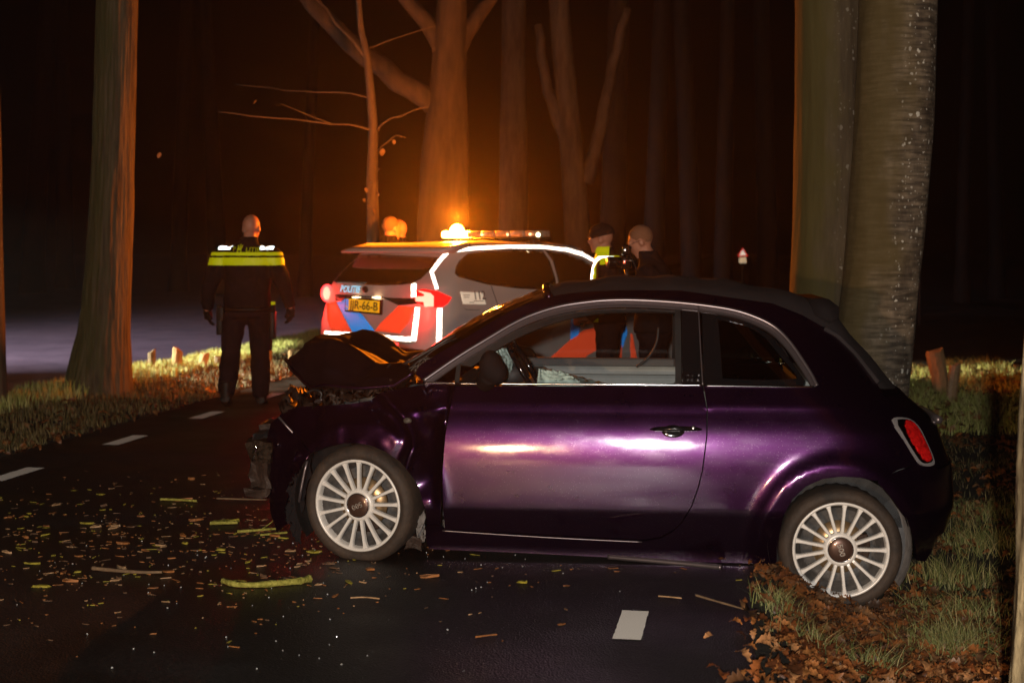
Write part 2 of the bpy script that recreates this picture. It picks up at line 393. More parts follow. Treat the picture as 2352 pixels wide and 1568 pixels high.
def shell(name, pts3, tris, nrm, thick, m, parent=None, smooth=True, normals=None, kind=None):
    """sheet with turned-in rim: pts3 front points, nrm outward unit vectors"""
    n = len(pts3); V = list(pts3); Fc = []
    for f in tris:
        a, b, c = (pts3[i] for i in f[:3]); q = (b - a).cross(c - a)
        Fc.append(tuple(f) if q.dot(nrm[f[0]]) > 0 else tuple(f)[::-1])
    cnt = {}
    for f in Fc:
        for i in range(len(f)):
            e = (f[i], f[(i + 1) % len(f)]); cnt[e] = 1
    rim = [e for e in cnt if (e[1], e[0]) not in cnt]
    mp = {}
    for e in rim:
        for i in e:
            if i not in mp: mp[i] = len(V); V.append(pts3[i] - nrm[i] * thick)
    front = len(Fc)
    for a, b in rim: Fc.append((b, a, mp[a], mp[b]))
    me = bpy.data.meshes.new(name); me.from_pydata([tuple(v) for v in V], [], Fc)
    me.materials.append(m)
    me.polygons.foreach_set('use_smooth', [smooth] * front + [False] * (len(Fc) - front)); me.update()
    if normals:
        ln = [(0, 0, 0)] * len(me.loops)
        for p in me.polygons:
            if p.index < front:
                for li in p.loop_indices: ln[li] = tuple(nrm[me.loops[li].vertex_index])
        me.normals_split_custom_set(ln)
    return link(name, me, parent, kind)

def text(name, body, size, M, m, parent=None, extrude=.001, sx=1.0, bold=0, align='CENTER'):
    cu = bpy.data.curves.new(name, 'FONT'); cu.body = body; cu.size = size; cu.extrude = extrude; cu.align_x = align; cu.align_y = 'CENTER'; cu.offset = bold; cu.resolution_u = 3
    o = bpy.data.objects.new(name, cu); C.objects.link(o)
    dg = bpy.context.evaluated_depsgraph_get(); me = bpy.data.meshes.new_from_object(o.evaluated_get(dg)); C.objects.unlink(o); bpy.data.objects.remove(o); bpy.data.curves.remove(cu)
    me.transform(M @ Matrix.Diagonal((sx, 1, 1, 1))); me.materials.clear(); me.materials.append(m); me.name = name
    return link(name, me, parent)

def evaluated(o):
    dg = bpy.context.evaluated_depsgraph_get(); me = bpy.data.meshes.new_from_object(o.evaluated_get(dg)); return me

def remeshed(name, part, voxel, m, smooth_it=4):
    me = mesh_of(name, part[0], part[1], m); o = bpy.data.objects.new(name, me); C.objects.link(o)
    r = o.modifiers.new('r', 'REMESH'); r.mode = 'VOXEL'; r.voxel_size = voxel; r.use_smooth_shade = True
    s = o.modifiers.new('s', 'SMOOTH'); s.iterations = smooth_it; s.factor = .5
    out = evaluated(o); C.objects.unlink(o); bpy.data.objects.remove(o)
    out.materials.clear(); out.materials.append(m); out.name = name
    out.polygons.foreach_set('use_smooth', [True] * len(out.polygons))
    return out

def smoothstep(x): x = max(0, min(1, x)); return x * x * (3 - 2 * x)
def interp(x, tab):
    if x <= tab[0][0]: return tab[0][1]
    for (a, va), (b, vb) in zip(tab, tab[1:]):
        if x <= b: return va + (vb - va) * (x - a) / (b - a)
    return tab[-1][1]
def nz(x, y, z=0): return noise.noise((x, y, z))

# ------------------------------------------------------------------ ground
RD = .1665           # the road runs along (RD, 1)
ROAD_L, ROAD_R = -5.42, 0.02
def G(X, Y):
    p = X - RD * Y
    if p > ROAD_R: h = -.2 * smoothstep((p - ROAD_R) / .5) + .03 * nz(X * .9, Y * .9) * smoothstep((p - ROAD_R) / 1.5) + .1 * smoothstep((p - 1.6) / 2.5) - .25 * smoothstep((p - 5) / 4)
    elif p < ROAD_L: q = ROAD_L - p; h = .10 * smoothstep(q / 1.1) + .04 * nz(X * .8, Y * .8, 3) * smoothstep(q / 1) - .55 * smoothstep((q - 1.35) / 1.6)
    else: h = 0
    return h
def ground_grid(p_list, y_list, dz=0):
    V = []; Fc = []
    for Y in y_list:
        for p in p_list: X = p + RD * Y; V.append((X, Y, G(X, Y) + dz - (.03 if ROAD_L + .01 < p < ROAD_R - .01 else 0)))
    n = len(p_list)
    for i in range(len(y_list) - 1):
        for k in range(n - 1): Fc.append((i * n + k, i * n + k + 1, (i + 1) * n + k + 1, (i + 1) * n + k))
    return V, Fc
def spaced(a, b, s): n = max(1, int(round((b - a) / s))); return [a + (b - a) * i / n for i in range(n)]
ys = spaced(-14, 0, 1) + spaced(0, 26, .2) + spaced(26, 60, 2) + spaced(60, 420, 20) + [420]
pl = spaced(-250, -40, 15) + spaced(-40, -9, 1) + spaced(-9, ROAD_L, .16) + [ROAD_L - .002, ROAD_L + .02]
pr = [ROAD_R - .02, ROAD_R + .002] + spaced(ROAD_R + .1, 6, .14) + spaced(6, 30, 2) + spaced(30, 250, 20) + [250]
v, f = ground_grid(pl[:1] + pl[1:] + pr, ys)
ground = mk('ground', v, f, MT['soil'], kind='structure')
me = ground.data; me.materials.append(MT['field'])
for p in me.polygons:
    c = p.center
    if c.x - RD * c.y < ROAD_L - 1.55: p.material_index = 1
# road sheet, laid 4 mm above the soil
rv = []; rf = []
rys = spaced(-14, 26, .5) + spaced(26, 420, 15) + [420]
for Y in rys:
    for k in range(9):
        e = (.03 * nz(Y * 1.7, k) if k in (0, 8) else 0)
        p = ROAD_L + (ROAD_R - ROAD_L) * k / 8 + e; rv.append((p + RD * Y, Y, .004))
for i in range(len(rys) - 1):
    for k in range(8): rf.append((i * 9 + k, i * 9 + k + 1, (i + 1) * 9 + k + 1, (i + 1) * 9 + k))
road = mk('road', rv, rf, MT['asphalt'], kind='structure')
dirv = Vector((RD, 1, 0)).normalized(); perp = Vector((dirv.y, -dirv.x, 0))
def dash(x, y, L=.5, w=.11, sk=0):
    c = gpt(x, y, .008); V = []; r2 = random.Random(int(x * 7 + y))
    pts = []
    n = 14
    for i in range(n + 1): pts.append(c + dirv * (L * (i / n - .5)) - perp * (w / 2 + r2.uniform(-.002, .002)))
    for i in range(n + 1): pts.append(c + dirv * (L * (.5 - i / n)) + perp * (w / 2 + r2.uniform(-.002, .002)))
    return mk('road_marking', pts, [tuple(range(len(pts)))[::-1]], MT['paint_white'], road)
dash(1450, 1433, .44)
for k in range(-1, 9):   # the far edge line
    Y = 9.59 + 1.70 * k; X = (35 - HX) / F * 9.59 + RD * 1.70 * k
    if Y > 4: dash(HX + F * X / Y, HY + F * CAM_H / Y, .56, .13)
for k in range(1, 6):   # the near edge line, hidden behind the car further on
    Y = 5.75 + 1.7 * k; X = .488 + RD * 1.7 * k
    dash(HX + F * X / Y, HY + F * CAM_H / Y, .44)

# ------------------------------------------------------------------ trees
BK = dict(
    lefttree=bark_mat('furrowed_bark', (.07, .05, .026), (.12, .09, .05), moss=(.055, .055, .014), stretch=(1, 1, .12), scale=16, bump=1.0),
    mossy=bark_mat('green_stained_bark', (.07, .05, .026), (.11, .082, .045), moss=(.075, .06, .01), lichen=.25, stretch=(1, 1, .15), scale=10, bump=.45),
    beech=bark_mat('lichen_spotted_bark', (.12, .088, .058), (.21, .165, .115), moss=(.10, .07, .018), lichen=1, stretch=(1, 1, .6), scale=7, bump=.4, ring=True),
    dim=bark_mat('dimmed_forest_bark', (.012, .008, .006), (.02, .014, .01), stretch=(1, 1, .2), scale=8, bump=.5),  # forest bark darkened in colour for trunks lost in the dark
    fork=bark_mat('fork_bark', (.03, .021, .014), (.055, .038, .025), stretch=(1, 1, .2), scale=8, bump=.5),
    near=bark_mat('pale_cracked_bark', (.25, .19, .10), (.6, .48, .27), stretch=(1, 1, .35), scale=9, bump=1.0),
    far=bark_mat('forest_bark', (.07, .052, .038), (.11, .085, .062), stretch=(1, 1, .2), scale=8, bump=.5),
)
def trunk_mesh(path, radii, seed, n=48, rough=.04, furrow=0, seg=.07):
    P = smooth_poly(path, 2, False); 
    L = [0]
    for a, b in zip(path, path[1:]): L.append(L[-1] + (Vector(b) - Vector(a)).length)
    Q = resample(P, seg, False); tot = L[-1]; tab = list(zip([x / tot for x in L], radii))
    rr = [interp(i / (len(Q) - 1), tab) for i in range(len(Q))]
    def d(i, k, an, p):
        c, s = math.cos(an), math.sin(an)
        v = 1 + rough * (nz(c * 1.3 + seed, s * 1.3, p.z * .7) + .5 * nz(c * 4 + seed, s * 4, p.z * 2))
        if furrow: v += furrow * (abs(nz(c * 7 + seed, s * 7, p.z * .9)) - .2) + furrow * .5 * nz(c * 16, s * 16 + seed, p.z * 2.2)
        return v
    return tube(Q, rr, n, True, 1, d)
def branch(parent, path, r0, r1, m, n=8, name='branch'):
    P = resample(smooth_poly(path, 1, False), .15, False)
    rr = [r0 + (r1 - r0) * i / (len(P) - 1) for i in range(len(P))]
    P = [p + Vector((nz(i * .9, r0 * 90), nz(i * .8, 5 + r0 * 90), nz(i * .7, 9 + r0 * 90))) * min(.05, r0 * 1.6 + .006) for i, p in enumerate(P)]
    v, f = tube(P, rr, n); return mk(name, v, f, m, parent)
def tree(name, label, path, radii, m, seed, n=48, rough=.04, furrow=0, seg=.07, group=None, branches=(), cat='tree'):
    b = Vector(path[0]); r = thing(name, label, cat, b, group)
    v, f = trunk_mesh(path, radii, seed, n, rough, furrow, seg); mk('trunk', v, f, m, r)
    for bp in branches: branch(r, *bp[:3], m)
    return r
def A(x, y, Y): return apt(x, y, Y)
# left roadside tree
b0 = A(226, 890, 14)
tree('oak_tree', 'tall furrowed roadside tree left of the walking officer, orange light on its right edge', [b0 - Vector((0, 0, .3)), A(230, 860, 14), A(240, 790, 14), A(250, 600, 14), A(262, 300, 14), A(270, 0, 14), A(276, -400, 14.1), A(290, -900, 14.2)],
     [.38, .30, .245, .213, .197, .19, .172, .136], BK['lefttree'], 1, 128, .04, .09, .04)
# double tree behind the crashed car
def V3(x, y, z): return Vector((x, y, z))
tree('beech_tree', 'tall trunk with white lichen spots behind the rear of the purple car', [V3(2.46, 10.0, -.3), V3(2.46, 10, .3), A(2020, 700, 10), A(2052, 300, 10), A(2062, 0, 10), A(2075, -500, 10), A(2100, -1100, 10)],
     [.36, .29, .262, .272, .27, .25, .2], BK['beech'], 5, 96, .04, 0, .06)
tree('beech_tree', 'greenish brown trunk standing close against the left of the lichen spotted one', [V3(2.22, 10.35, -.3), V3(2.22, 10.35, .3), A(1895, 700, 10.35), A(1905, 300, 10.35), A(1907, 0, 10.35), A(1890, -500, 10.35), A(1850, -1100, 10.4)],
     [.34, .29, .25, .245, .25, .23, .2], BK['mossy'], 9, 96, .05, .02, .06)
# near tree cut by the right edge
tree('roadside_tree', 'near tree with pale cracked bark cut off by the right picture edge', [V3(1.96, 4.5, -.4), V3(1.96, 4.5, .3), V3(1.965, 4.5, .9), V3(1.98, 4.5, 1.5), V3(2.0, 4.5, 2.6), V3(2.03, 4.5, 4.5), V3(2.04, 4.5, 7)],
     [.40, .345, .328, .318, .30, .27, .22], BK['near'], 14, 128, .05, .06, .03)
# sliver of a trunk at the left edge
tree('roadside_tree', 'trunk showing only as a thin sliver at the left picture edge', [A(-40, 960, 12.5), A(-38, 850, 12.5), A(-40, 600, 12.5), A(-42, 300, 12.5), A(-60, -100, 12.5), A(-60, -700, 12.5)],
     [.24, .19, .175, .165, .15, .13], BK['mossy'], 21, 48, .05, .03)
# slim tree with twigs beside the beacon
ts = tree('young_tree', 'slim young tree with side twigs rising behind the police car roof', [A(862, 960, 17.5), A(860, 700, 17.5), A(857, 520, 17.5), A(854, 400, 17.5), A(858, 300, 17.5), A(850, 200, 17.5), A(842, 120, 17.5), A(826, 60, 17.5), A(820, -80, 17.5), A(812, -420, 17.5)],
     [.10, .085, .078, .07, .062, .05, .042, .036, .03, .02], BK['far'], 30, 20, .12, .0, .08)
for q, r0, r1 in [([A(852, 300, 17.5), A(820, 288, 17.4), A(740, 282, 17.3), A(640, 272, 17.1), A(550, 262, 17.0), A(500, 256, 17)], .014, .004),
                  ([A(846, 225, 17.5), A(800, 212, 17.6), A(700, 212, 17.8), A(600, 200, 18), A(540, 195, 18)], .011, .003),
                  ([A(760, 283, 17.3), A(700, 262, 17.1), A(645, 238, 17)], .008, .003),
                  ([A(866, 300, 17.5), A(890, 275, 17.4), A(930, 262, 17.3), A(985, 245, 17.2)], .018, .005),
                  ([A(862, 350, 17.5), A(890, 325, 17.4), A(910, 308, 17.3), A(932, 318, 17.3)], .012, .004),
                  ([A(838, 130, 17.5), A(800, 80, 17.5), A(760, 40, 17.6), A(715, -20, 17.7)], .022, .010),
                  ([A(850, 110, 17.5), A(900, 90, 17.4), A(1000, 60, 17.2)], .010, .004),
                  ([A(828, 70, 17.5), A(824, 10, 17.4), A(818, -60, 17.4)], .02, .008)]:
    branch(ts, q, r0, r1, BK['far'])
lv = [(0, 0, 0), (.03, .01, .03), (.045, .0, .07), (.02, -.01, .11), (0, 0, .13), (-.02, .01, .10), (-.04, 0, .06), (-.025, -.01, .025)]
for x, y in [(843, 412), (840, 430), (836, 455), (868, 385), (870, 440), (858, 478), (880, 340), (905, 320), (915, 312), (590, 230), (368, 350), (845, 470)]:
    p = A(x, y, 17.4); a = rnd.uniform(0, 6)
    M = Matrix.Translation(p) @ Matrix.Rotation(a, 4, 'Z') @ Matrix.Rotation(rnd.uniform(2, 3.5), 4, 'X') @ Matrix.Scale(rnd.uniform(.4, .9), 4)
    mk('leaf', [M @ Vector(q) for q in lv], [tuple(range(8))], MT['twig'], ts)
# big forked tree lit by the beacon
big = tree('forked_tree', 'large forked tree glowing orange directly behind the flashing beacon', [A(1020, 1000, 18.4), A(1020, 800, 18.4), A(1020, 600, 18.4), A(1018, 430, 18.4), A(1028, 250, 18.4), A(1034, 100, 18.4), A(1040, -60, 18.4), A(1050, -500, 18.4)],
     [.48, .40, .355, .315, .235, .205, .185, .13], BK['fork'], 40, 40, .07, .03, .1)
for q, r0, r1 in [([A(1000, 245, 18.4), A(930, 195, 18.4), A(860, 150, 18.5), A(790, 90, 18.6), A(720, 10, 18.7), A(660, -80, 18.8)], .15, .09),
                  ([A(1015, 120, 18.4), A(985, 60, 18.4), A(940, 10, 18.4), A(900, -60, 18.4)], .13, .07),
                  ([A(1045, 120, 18.4), A(1075, 70, 18.5), A(1110, 20, 18.6), A(1160, -50, 18.7)], .13, .07)]:
    branch(big, q, r0, r1, BK['fork'], 16)
bt = [  # x at y=600, lean, Y, radius, label
    (1180, 0, 27, .28, 'straight woodland trunk just right of the forked tree in the orange glow'),
    (1335, -25, 25, .22, 'forked woodland trunk in the reddish dark above the windscreen of the police car'),
    (1405, 8, 29, .26, 'woodland trunk rising behind the man in the dark cap'),
    (1500, 10, 34, .24, 'dim woodland trunk above the man with glasses'),
    (1590, -12, 36, .25, 'dim woodland trunk left of the far traffic sign'),
    (1660, 6, 33, .2, 'dim slim woodland trunk nearest to the far traffic sign'),
    (1765, -8, 38, .26, 'dim woodland trunk between traffic sign and double tree'),
    (700, 12, 58, .25, 'thin woodland stem between the walking officer and the slim tree'),
    (500, -15, 60, .36, 'faint woodland trunk right of the furrowed roadside tree'),
    (410, 10, 64, .34, 'faint woodland trunk above the short wooden posts'),
    (75, 18, 62, .45, 'leaning dim trunk left of the furrowed roadside tree'),
    (150, -5, 70, .4, 'faint trunk beyond the field close left of the furrowed roadside tree'),
    (2210, 8, 45, .2, 'faint trunk in the dark right of the double tree'),
    (2290, -6, 52, .25, 'faint trunk in the dark near the right picture edge'),
]
for x, ln, Y, r, lab in bt:
    base = A(x, 600, Y); z0 = G(base.x, Y) - .4
    br = []
    if x == 1335:
        br = [([A(1330, 400, Y), A(1290, 300, Y), A(1250, 180, Y), A(1235, 60, Y)], .13, .07), ([A(1345, 420, Y), A(1380, 300, Y), A(1400, 180, Y), A(1440, 20, Y)], .13, .07)]
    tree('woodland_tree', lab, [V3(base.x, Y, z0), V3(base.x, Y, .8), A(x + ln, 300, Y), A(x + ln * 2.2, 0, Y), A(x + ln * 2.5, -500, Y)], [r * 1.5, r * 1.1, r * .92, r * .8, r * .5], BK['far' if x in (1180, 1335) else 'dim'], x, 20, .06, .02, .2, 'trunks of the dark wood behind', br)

# ------------------------------------------------------------------ grass, leaves and litter
def blades(name, n, area, h, w, m, seed, lean=.5, label=None):
    """area(r) -> X, Y or None"""
    r = random.Random(seed); V = []; Fc = []; k = 0
    while k < n:
        q = area(r)
        if q is None: continue
        X, Y = q; z = G(X, Y); hh = h * r.uniform(.4, 1.25) * (1 + .6 * nz(X * 2, Y * 2, seed)); a = r.uniform(0, 6.28); la = r.uniform(0, 6.28); le = lean * hh * r.random()
        dx, dy = math.cos(a) * w, math.sin(a) * w; lx, ly = math.cos(la) * le, math.sin(la) * le; o = len(V)
        V += [(X - dx, Y - dy, z - .01), (X + dx, Y + dy, z - .01), (X + dx * .7 + lx * .35, Y + dy * .7 + ly * .35, z + hh * .55), (X - dx * .7 + lx * .35, Y - dy * .7 + ly * .35, z + hh * .55), (X + lx, Y + ly, z + hh)]
        Fc += [(o, o + 1, o + 2, o + 3), (o + 3, o + 2, o + 4)]; k += 1
    o = mk(name, V, Fc, m, kind='stuff'); tag(o, label); return o
def rand_mat(name, cols, rough=.7, sss=0):
    m = mat(name, cols[0], rough); n = m.node_tree.nodes; l = m.node_tree.links
    g = n.new('ShaderNodeNewGeometry'); r = n.new('ShaderNodeValToRGB'); l.new(g.outputs['Random Per Island'], r.inputs[0])
    e = r.color_ramp.elements; e[0].color = (*cols[0], 1); e[1].color = (*cols[-1], 1); e[1].position = 1
    for i, c in enumerate(cols[1:-1]): q = e.new((i + 1) / (len(cols) - 1)); q.color = (*c, 1)
    l.new(r.outputs[0], n['Principled BSDF'].inputs['Base Color'])
    if sss: n['Principled BSDF'].inputs['Transmission Weight'].default_value = 0
    return m
MT['grass'] = rand_mat('verge_grass', [(.04, .032, .01), (.085, .075, .018), (.14, .11, .03), (.25, .19, .08), (.07, .038, .014)])
MT['grass_y'] = rand_mat('lit_tufts', [(.2, .22, .04), (.38, .42, .09), (.55, .55, .2), (.26, .2, .07)])  # paler copy of the verge grass, its light put into the colour
MT['leaves'] = rand_mat('brown_leaves', [(.12, .04, .012), (.2, .068, .018), (.3, .11, .03), (.06, .022, .009), (.22, .11, .045), (.03, .014, .007)], .5)
def area_p(p0, p1, y0, y1, dens=None):
    def f(r):
        Y = r.uniform(y0, y1); p = r.uniform(p0, p1); X = p + RD * Y
        if dens and r.random() > dens(X, Y, p): return None
        return X, Y
    return f
blades('grass', 42000, area_p(ROAD_L - 2.3, ROAD_L - .03, 9.5, 24, lambda X, Y, p: smoothstep((ROAD_L + .35 - p) / .6) * (.55 + nz(X * 2.5, Y * 2.5))), .07, .0045, MT['grass'], 3, label='short dark and pale grass on the left verge')
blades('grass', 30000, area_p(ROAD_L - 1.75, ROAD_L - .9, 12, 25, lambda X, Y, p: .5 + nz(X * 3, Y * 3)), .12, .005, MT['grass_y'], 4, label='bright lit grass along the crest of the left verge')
blades('grass', 20000, area_p(ROAD_R + .45, 5, 3.2, 13, lambda X, Y, p: .10 + max(0, nz(X * 2.2 + 7, Y * 2.2)) * 1.6), .055, .0028, MT['grass'], 5, 1.6, label='grass among the fallen leaves on the right verge')
blades('grass', 15000, area_p(.4, 3.5, 13, 20), .13, .006, MT['grass_y'], 6, 1.0, label='tufted grass behind the rear of the purple car')
r5 = random.Random(8); tufts = []
for (x, y, rad) in [(2180, 1480, .13), (2190, 1330, .12), (2140, 1400, .08), (1790, 1480, .04), (1850, 1545, .06), (2010, 1540, .05), (2180, 1490, .1), (2190, 1485, .08), (2240, 1180, .18), (2260, 1250, .15), (2230, 1420, .12)]:
    c = gpt(x, y, -.17)
    for _ in range(int(330 * max(rad, .05) / .1)): tufts.append((c.x + r5.gauss(0, max(rad, .05)), c.y + r5.gauss(0, max(rad, .05))))
it = iter(tufts); MT['tuft'] = rand_mat('fresh_tufts', [(.06, .075, .02), (.12, .15, .035), (.22, .21, .07), (.36, .31, .14)])
blades('grass', len(tufts), lambda r: next(it), .11, .0022, MT['tuft'], 9, 1.3, label='fresh green tufts poking through the leaves on the right verge')

def leaf_shape(r, L):
    """lobed, curled oak leaf"""
    n = 5; top = []; bot = []
    for i in range(n * 2 + 1):
        t = i / (n * 2); w = L * .3 * math.sin(math.pi * min(1, t * .95 + .05)) ** .7 * (1.0 if i % 2 else .55) * r.uniform(.8, 1.15)
        if i in (0, n * 2): w = .003
        c = L * .18 * math.sin(t * 3.1 + r.uniform(-.2, .2))
        top.append((t * L - L / 2, w, c + w * r.uniform(.2, .9))); bot.append((t * L - L / 2, -w, c + w * r.uniform(.2, .9)))
    mid = [(t[0], 0, t[2] - t[1] * .5) for t in top]
    V = top + mid + bot; k = len(top); Fc = []
    for i in range(k - 1): Fc += [(i, k + i, k + i + 1, i + 1), (k + i, 2 * k + i, 2 * k + i + 1, k + i + 1)]
    return V, Fc
LS = [leaf_shape(rnd, rnd.uniform(.055, .095)) for _ in range(8)]
def leaf_M(r, X, Y, z, tilt=.4, s=1): return Matrix.Translation((X, Y, z)) @ Matrix.Rotation(r.uniform(0, 6.28), 4, 'Z') @ Matrix.Rotation(r.gauss(0, tilt), 4, 'X') @ Matrix.Rotation(r.gauss(0, tilt), 4, 'Y') @ Matrix.Scale(s * r.uniform(.65, 1.15), 4)
def leaf_density(X, Y):
    d = math.hypot(X - 1.5, (Y - 6.0)); return 1.0 * math.exp(-(d / .75) ** 2) + .8 * max(0, nz(X * 1.5 + 3, Y * 1.5) + .42)
r6 = random.Random(12); spots = []
while len(spots) < 9000:
    Y = r6.uniform(3.6, 13) if r6.random() < .35 else r6.uniform(3.8, 7.6); p = abs(r6.gauss(0, .2)) * (-.6) + .04 if r6.random() < .012 else r6.uniform(.03, 3.6); X = p + RD * Y
    if r6.random() > leaf_density(X, Y) * (.2 + .8 * smoothstep(p / .35)): continue
    pile = .02 * math.exp(-(math.hypot(X - 1.5, (Y - 6.5)) / .36) ** 2)
    spots.append((X, Y, max(G(X, Y), -.2) + .012 + r6.random() * .03 + pile * r6.random()))
spots.sort(key=lambda s: s[1])
lm = [mesh_of('fallen_leaf', *LS[i], None) for i in range(8)]
leafm = [mat('brown_leaf', c, .5, var=(30, .35), spec=.4) for c in [(.2, .06, .016), (.28, .09, .024), (.36, .14, .04), (.09, .03, .01), (.42, .2, .08)]]
singles = []
for i in range(8):
    for j in range(5):
        q = lm[i].copy(); q.materials.append(leafm[j]); q.name = 'fallen_leaf'; singles.append(q)
vis = [s for s in spots if 0 < HX + F * s[0] / s[1] < 2352 and s[1] < 7 and HY + F * (CAM_H - s[2]) / s[1] < 1568]
vis.sort(key=lambda s: -s[2]); top = set(vis[:0]); near = sorted(vis, key=lambda s: s[1])[:290]; ns = set(near)
for s in near:
    o = link('fallen_leaf', rnd.choice(singles), None); o.parent = ground; o.matrix_basis = leaf_M(r6, s[0], s[1], s[2] + .012, .33, 1.0)
V = []; Fc = []
for s in spots:
    if s in ns: continue
    M = leaf_M(r6, *s); sh = r6.choice(LS); o = len(V); V += [M @ Vector(q) for q in sh[0]]; Fc += [tuple(i + o for i in q) for q in sh[1]]
# leaves on the left verge
k = 0
while k < 600:
    Y = r6.uniform(9.5, 20); p = ROAD_L + .1 - abs(r6.gauss(0, .8)); X = p + RD * Y
    if p < ROAD_L - 2: continue
    M = leaf_M(r6, X, Y, G(X, Y) + .025, .6); sh = r6.choice(LS); o = len(V); V += [M @ Vector(q) for q in sh[0]]; Fc += [tuple(i + o for i in q) for q in sh[1]]; k += 1
k = 0
while k < 900:
    Y = r6.uniform(13, 19); p = r6.uniform(.1, 3.6); X = p + RD * Y
    M = leaf_M(r6, X, Y, G(X, Y) + .05, .7, 1.3); sh = r6.choice(LS); o = len(V); V += [M @ Vector(q) for q in sh[0]]; Fc += [tuple(i + o for i in q) for q in sh[1]]; k += 1
o = mk('leaf_litter', V, Fc, MT['leaves'], kind='stuff'); tag(o, 'thick brown oak leaves lying over the verges')

# splinters and bark thrown over the road
MT['chip1'] = mat('orange_bark_chip', (.26, .10, .025), .7, var=(40, .4)); MT['chip2'] = mat('yellow_lichen_chip', (.27, .23, .02), .75, var=(40, .4)); MT['chip3'] = mat('pale_wood_splinter', (.36, .22, .11), .6, var=(30, .3)); MT['chip4'] = mat('dark_bark_chip', (.11, .06, .03), .7, var=(30, .3))
def chip(r, L, W, H):
    n = 7; V = []; 
    for z in (0, H):
        for i in range(n): a = 6.28 * i / n; k = r.uniform(.7, 1.15); V.append((math.cos(a) * L / 2 * k, math.sin(a) * W / 2 * k, z * r.uniform(.5, 1.3)))
    return V, [tuple(range(n))[::-1], tuple(range(n, 2 * n))] + [(i, (i + 1) % n, n + (i + 1) % n, n + i) for i in range(n)]
chips = []
for i in range(14):
    c = chip(rnd, rnd.uniform(.05, .13), rnd.uniform(.012, .045), rnd.uniform(.006, .016)); q = mesh_of('bark_chip', *c, MT[rnd.choice(['chip1', 'chip2', 'chip2', 'chip1', 'chip3', 'chip4'])], False); chips.append(q)
fixed = [(265, 1110, 1.4), (440, 1101, 1.8), (420, 1150, 2.2), (515, 1200, 2.2), (300, 1210, 1.2), (60, 1235, 1.3), (280, 1305, 2.0), (800, 1336, 1.1), (1290, 1434, .8), (605, 1325, 1.2), (600, 1300, .9), (985, 1325, 1.7), (850, 1308, 1.2), (1200, 1338, 1.3), (1300, 1400, .6), (450, 1195, 1.3), (420, 1230, 1.2), (230, 1135, 1.6), (130, 1160, 1.3), (370, 1245, 1.2), (720, 1268, 1.2), (160, 1335, 1.5)]
def put_chip(x, y, s):
    p = gpt(x, y, .006); o = link('bark_chip', rnd.choice(chips), road); o.location = p; o.rotation_euler = (rnd.uniform(-.12, .12), rnd.uniform(-.12, .12), rnd.gauss(0, .7)); o.scale = (s, s, s); return o
for x, y, s in fixed: put_chip(x, y, s * .62)
k = 0
while k < 130:
    x = rnd.uniform(-20, 1000); y = 1230 + rnd.gauss(0, 62)
    if not 1085 < y < 1420 or (x > 640 and y < 1230): continue
    if rnd.random() > math.exp(-((x - 330) / 520) ** 2) * max(0, .25 + 2.2 * nz(x / 110, y / 16, 6)): continue
    put_chip(x, y, rnd.choice([.25, .3, .35, .4, .5, .7])); k += 1
V = []; Fc = []; mi = []
k = 0
while k < 800:
    x = rnd.uniform(-20, 1700); y = 1240 + rnd.gauss(0, 90)
    if not 1080 < y < 1560 or rnd.random() > (math.exp(-((x - 380) / 560) ** 2) + .04) * max(0, .35 + 1.6 * nz(x / 90, y / 14, 2)): continue
    p = gpt(x, y, .006); c = chip(rnd, .008 + .05 * rnd.random() ** 3, rnd.uniform(.004, .010), .003); M = Matrix.Translation(p) @ Matrix.Rotation(rnd.gauss(0, .8), 4, 'Z'); o = len(V)
    V += [M @ Vector(q) for q in c[0]]; Fc += [tuple(i + o for i in q) for q in c[1]]; mi += [rnd.choice([0, 0, 0, 1, 2, 3, 3])] * len(c[1]); k += 1
cr = mk('splinters', V, Fc, MT['chip1'], smooth=False, kind='stuff'); tag(cr, 'small splinters of bark and wood strewn over the wet road')
for q in ('chip2', 'chip3', 'chip4'): cr.data.materials.append(MT[q])
cr.data.polygons.foreach_set('material_index', mi[:len(cr.data.polygons)])
V = []; Fc = []
for _ in range(80):
    x = rnd.uniform(150, 1300) if rnd.random() < .75 else rnd.uniform(0, 1700); y = rnd.gauss(1270, 40) if rnd.random() < .6 else rnd.uniform(1280, 1560); p = gpt(x, max(y, 1090), .006); c = chip(rnd, rnd.uniform(.003, .008), rnd.uniform(.003, .006), .004); M = Matrix.Translation(p); o = len(V)
    V += [M @ Vector(q) for q in c[0]]; Fc += [tuple(i + o for i in q) for q in c[1]]
o = mk('glass_crumbs', V, Fc, mat('glass_crumb', (.45, .48, .48), .12, .2), smooth=False, kind='stuff'); tag(o, 'glinting crumbs of broken glass on the road')

def stick(name, label, pts, r0, r1, m, cat='branch', twigs=(), Z=.012, lump=.25):
    P = [gpt(x, y, Z + r0 * .6) for x, y in pts]; P = resample(smooth_poly(P, 2, False), .02, False)
    rr = [(r0 + (r1 - r0) * i / (len(P) - 1)) * (1 + lump * nz(i * .7, r0 * 99)) for i in range(len(P))]
    parts = [tube(P, rr, 8)]
    for tw in twigs:
        T = resample([gpt(x, y, Z + .01 + q) for x, y, q in tw], .02, False); parts.append(tube(T, [r1 * .7] * len(T), 6))
    o = mk(name, *join(*parts), m); return tag(o, label, cat)
stick('lichen_branch', 'curved yellow lichened branch lying on the road in front of the front wheel', [(512, 1333), (540, 1342), (590, 1343), (640, 1338), (690, 1334), (710, 1328)], .012, .018, MT['lichen'], lump=.5)
stick('lichen_branch', 'forked yellow twig on the road below the broken bumper', [(545, 1220), (590, 1217), (650, 1212)], .009, .005, MT['lichen'], twigs=[[(600, 1216, 0), (622, 1200, .02), (630, 1192, .05)]])
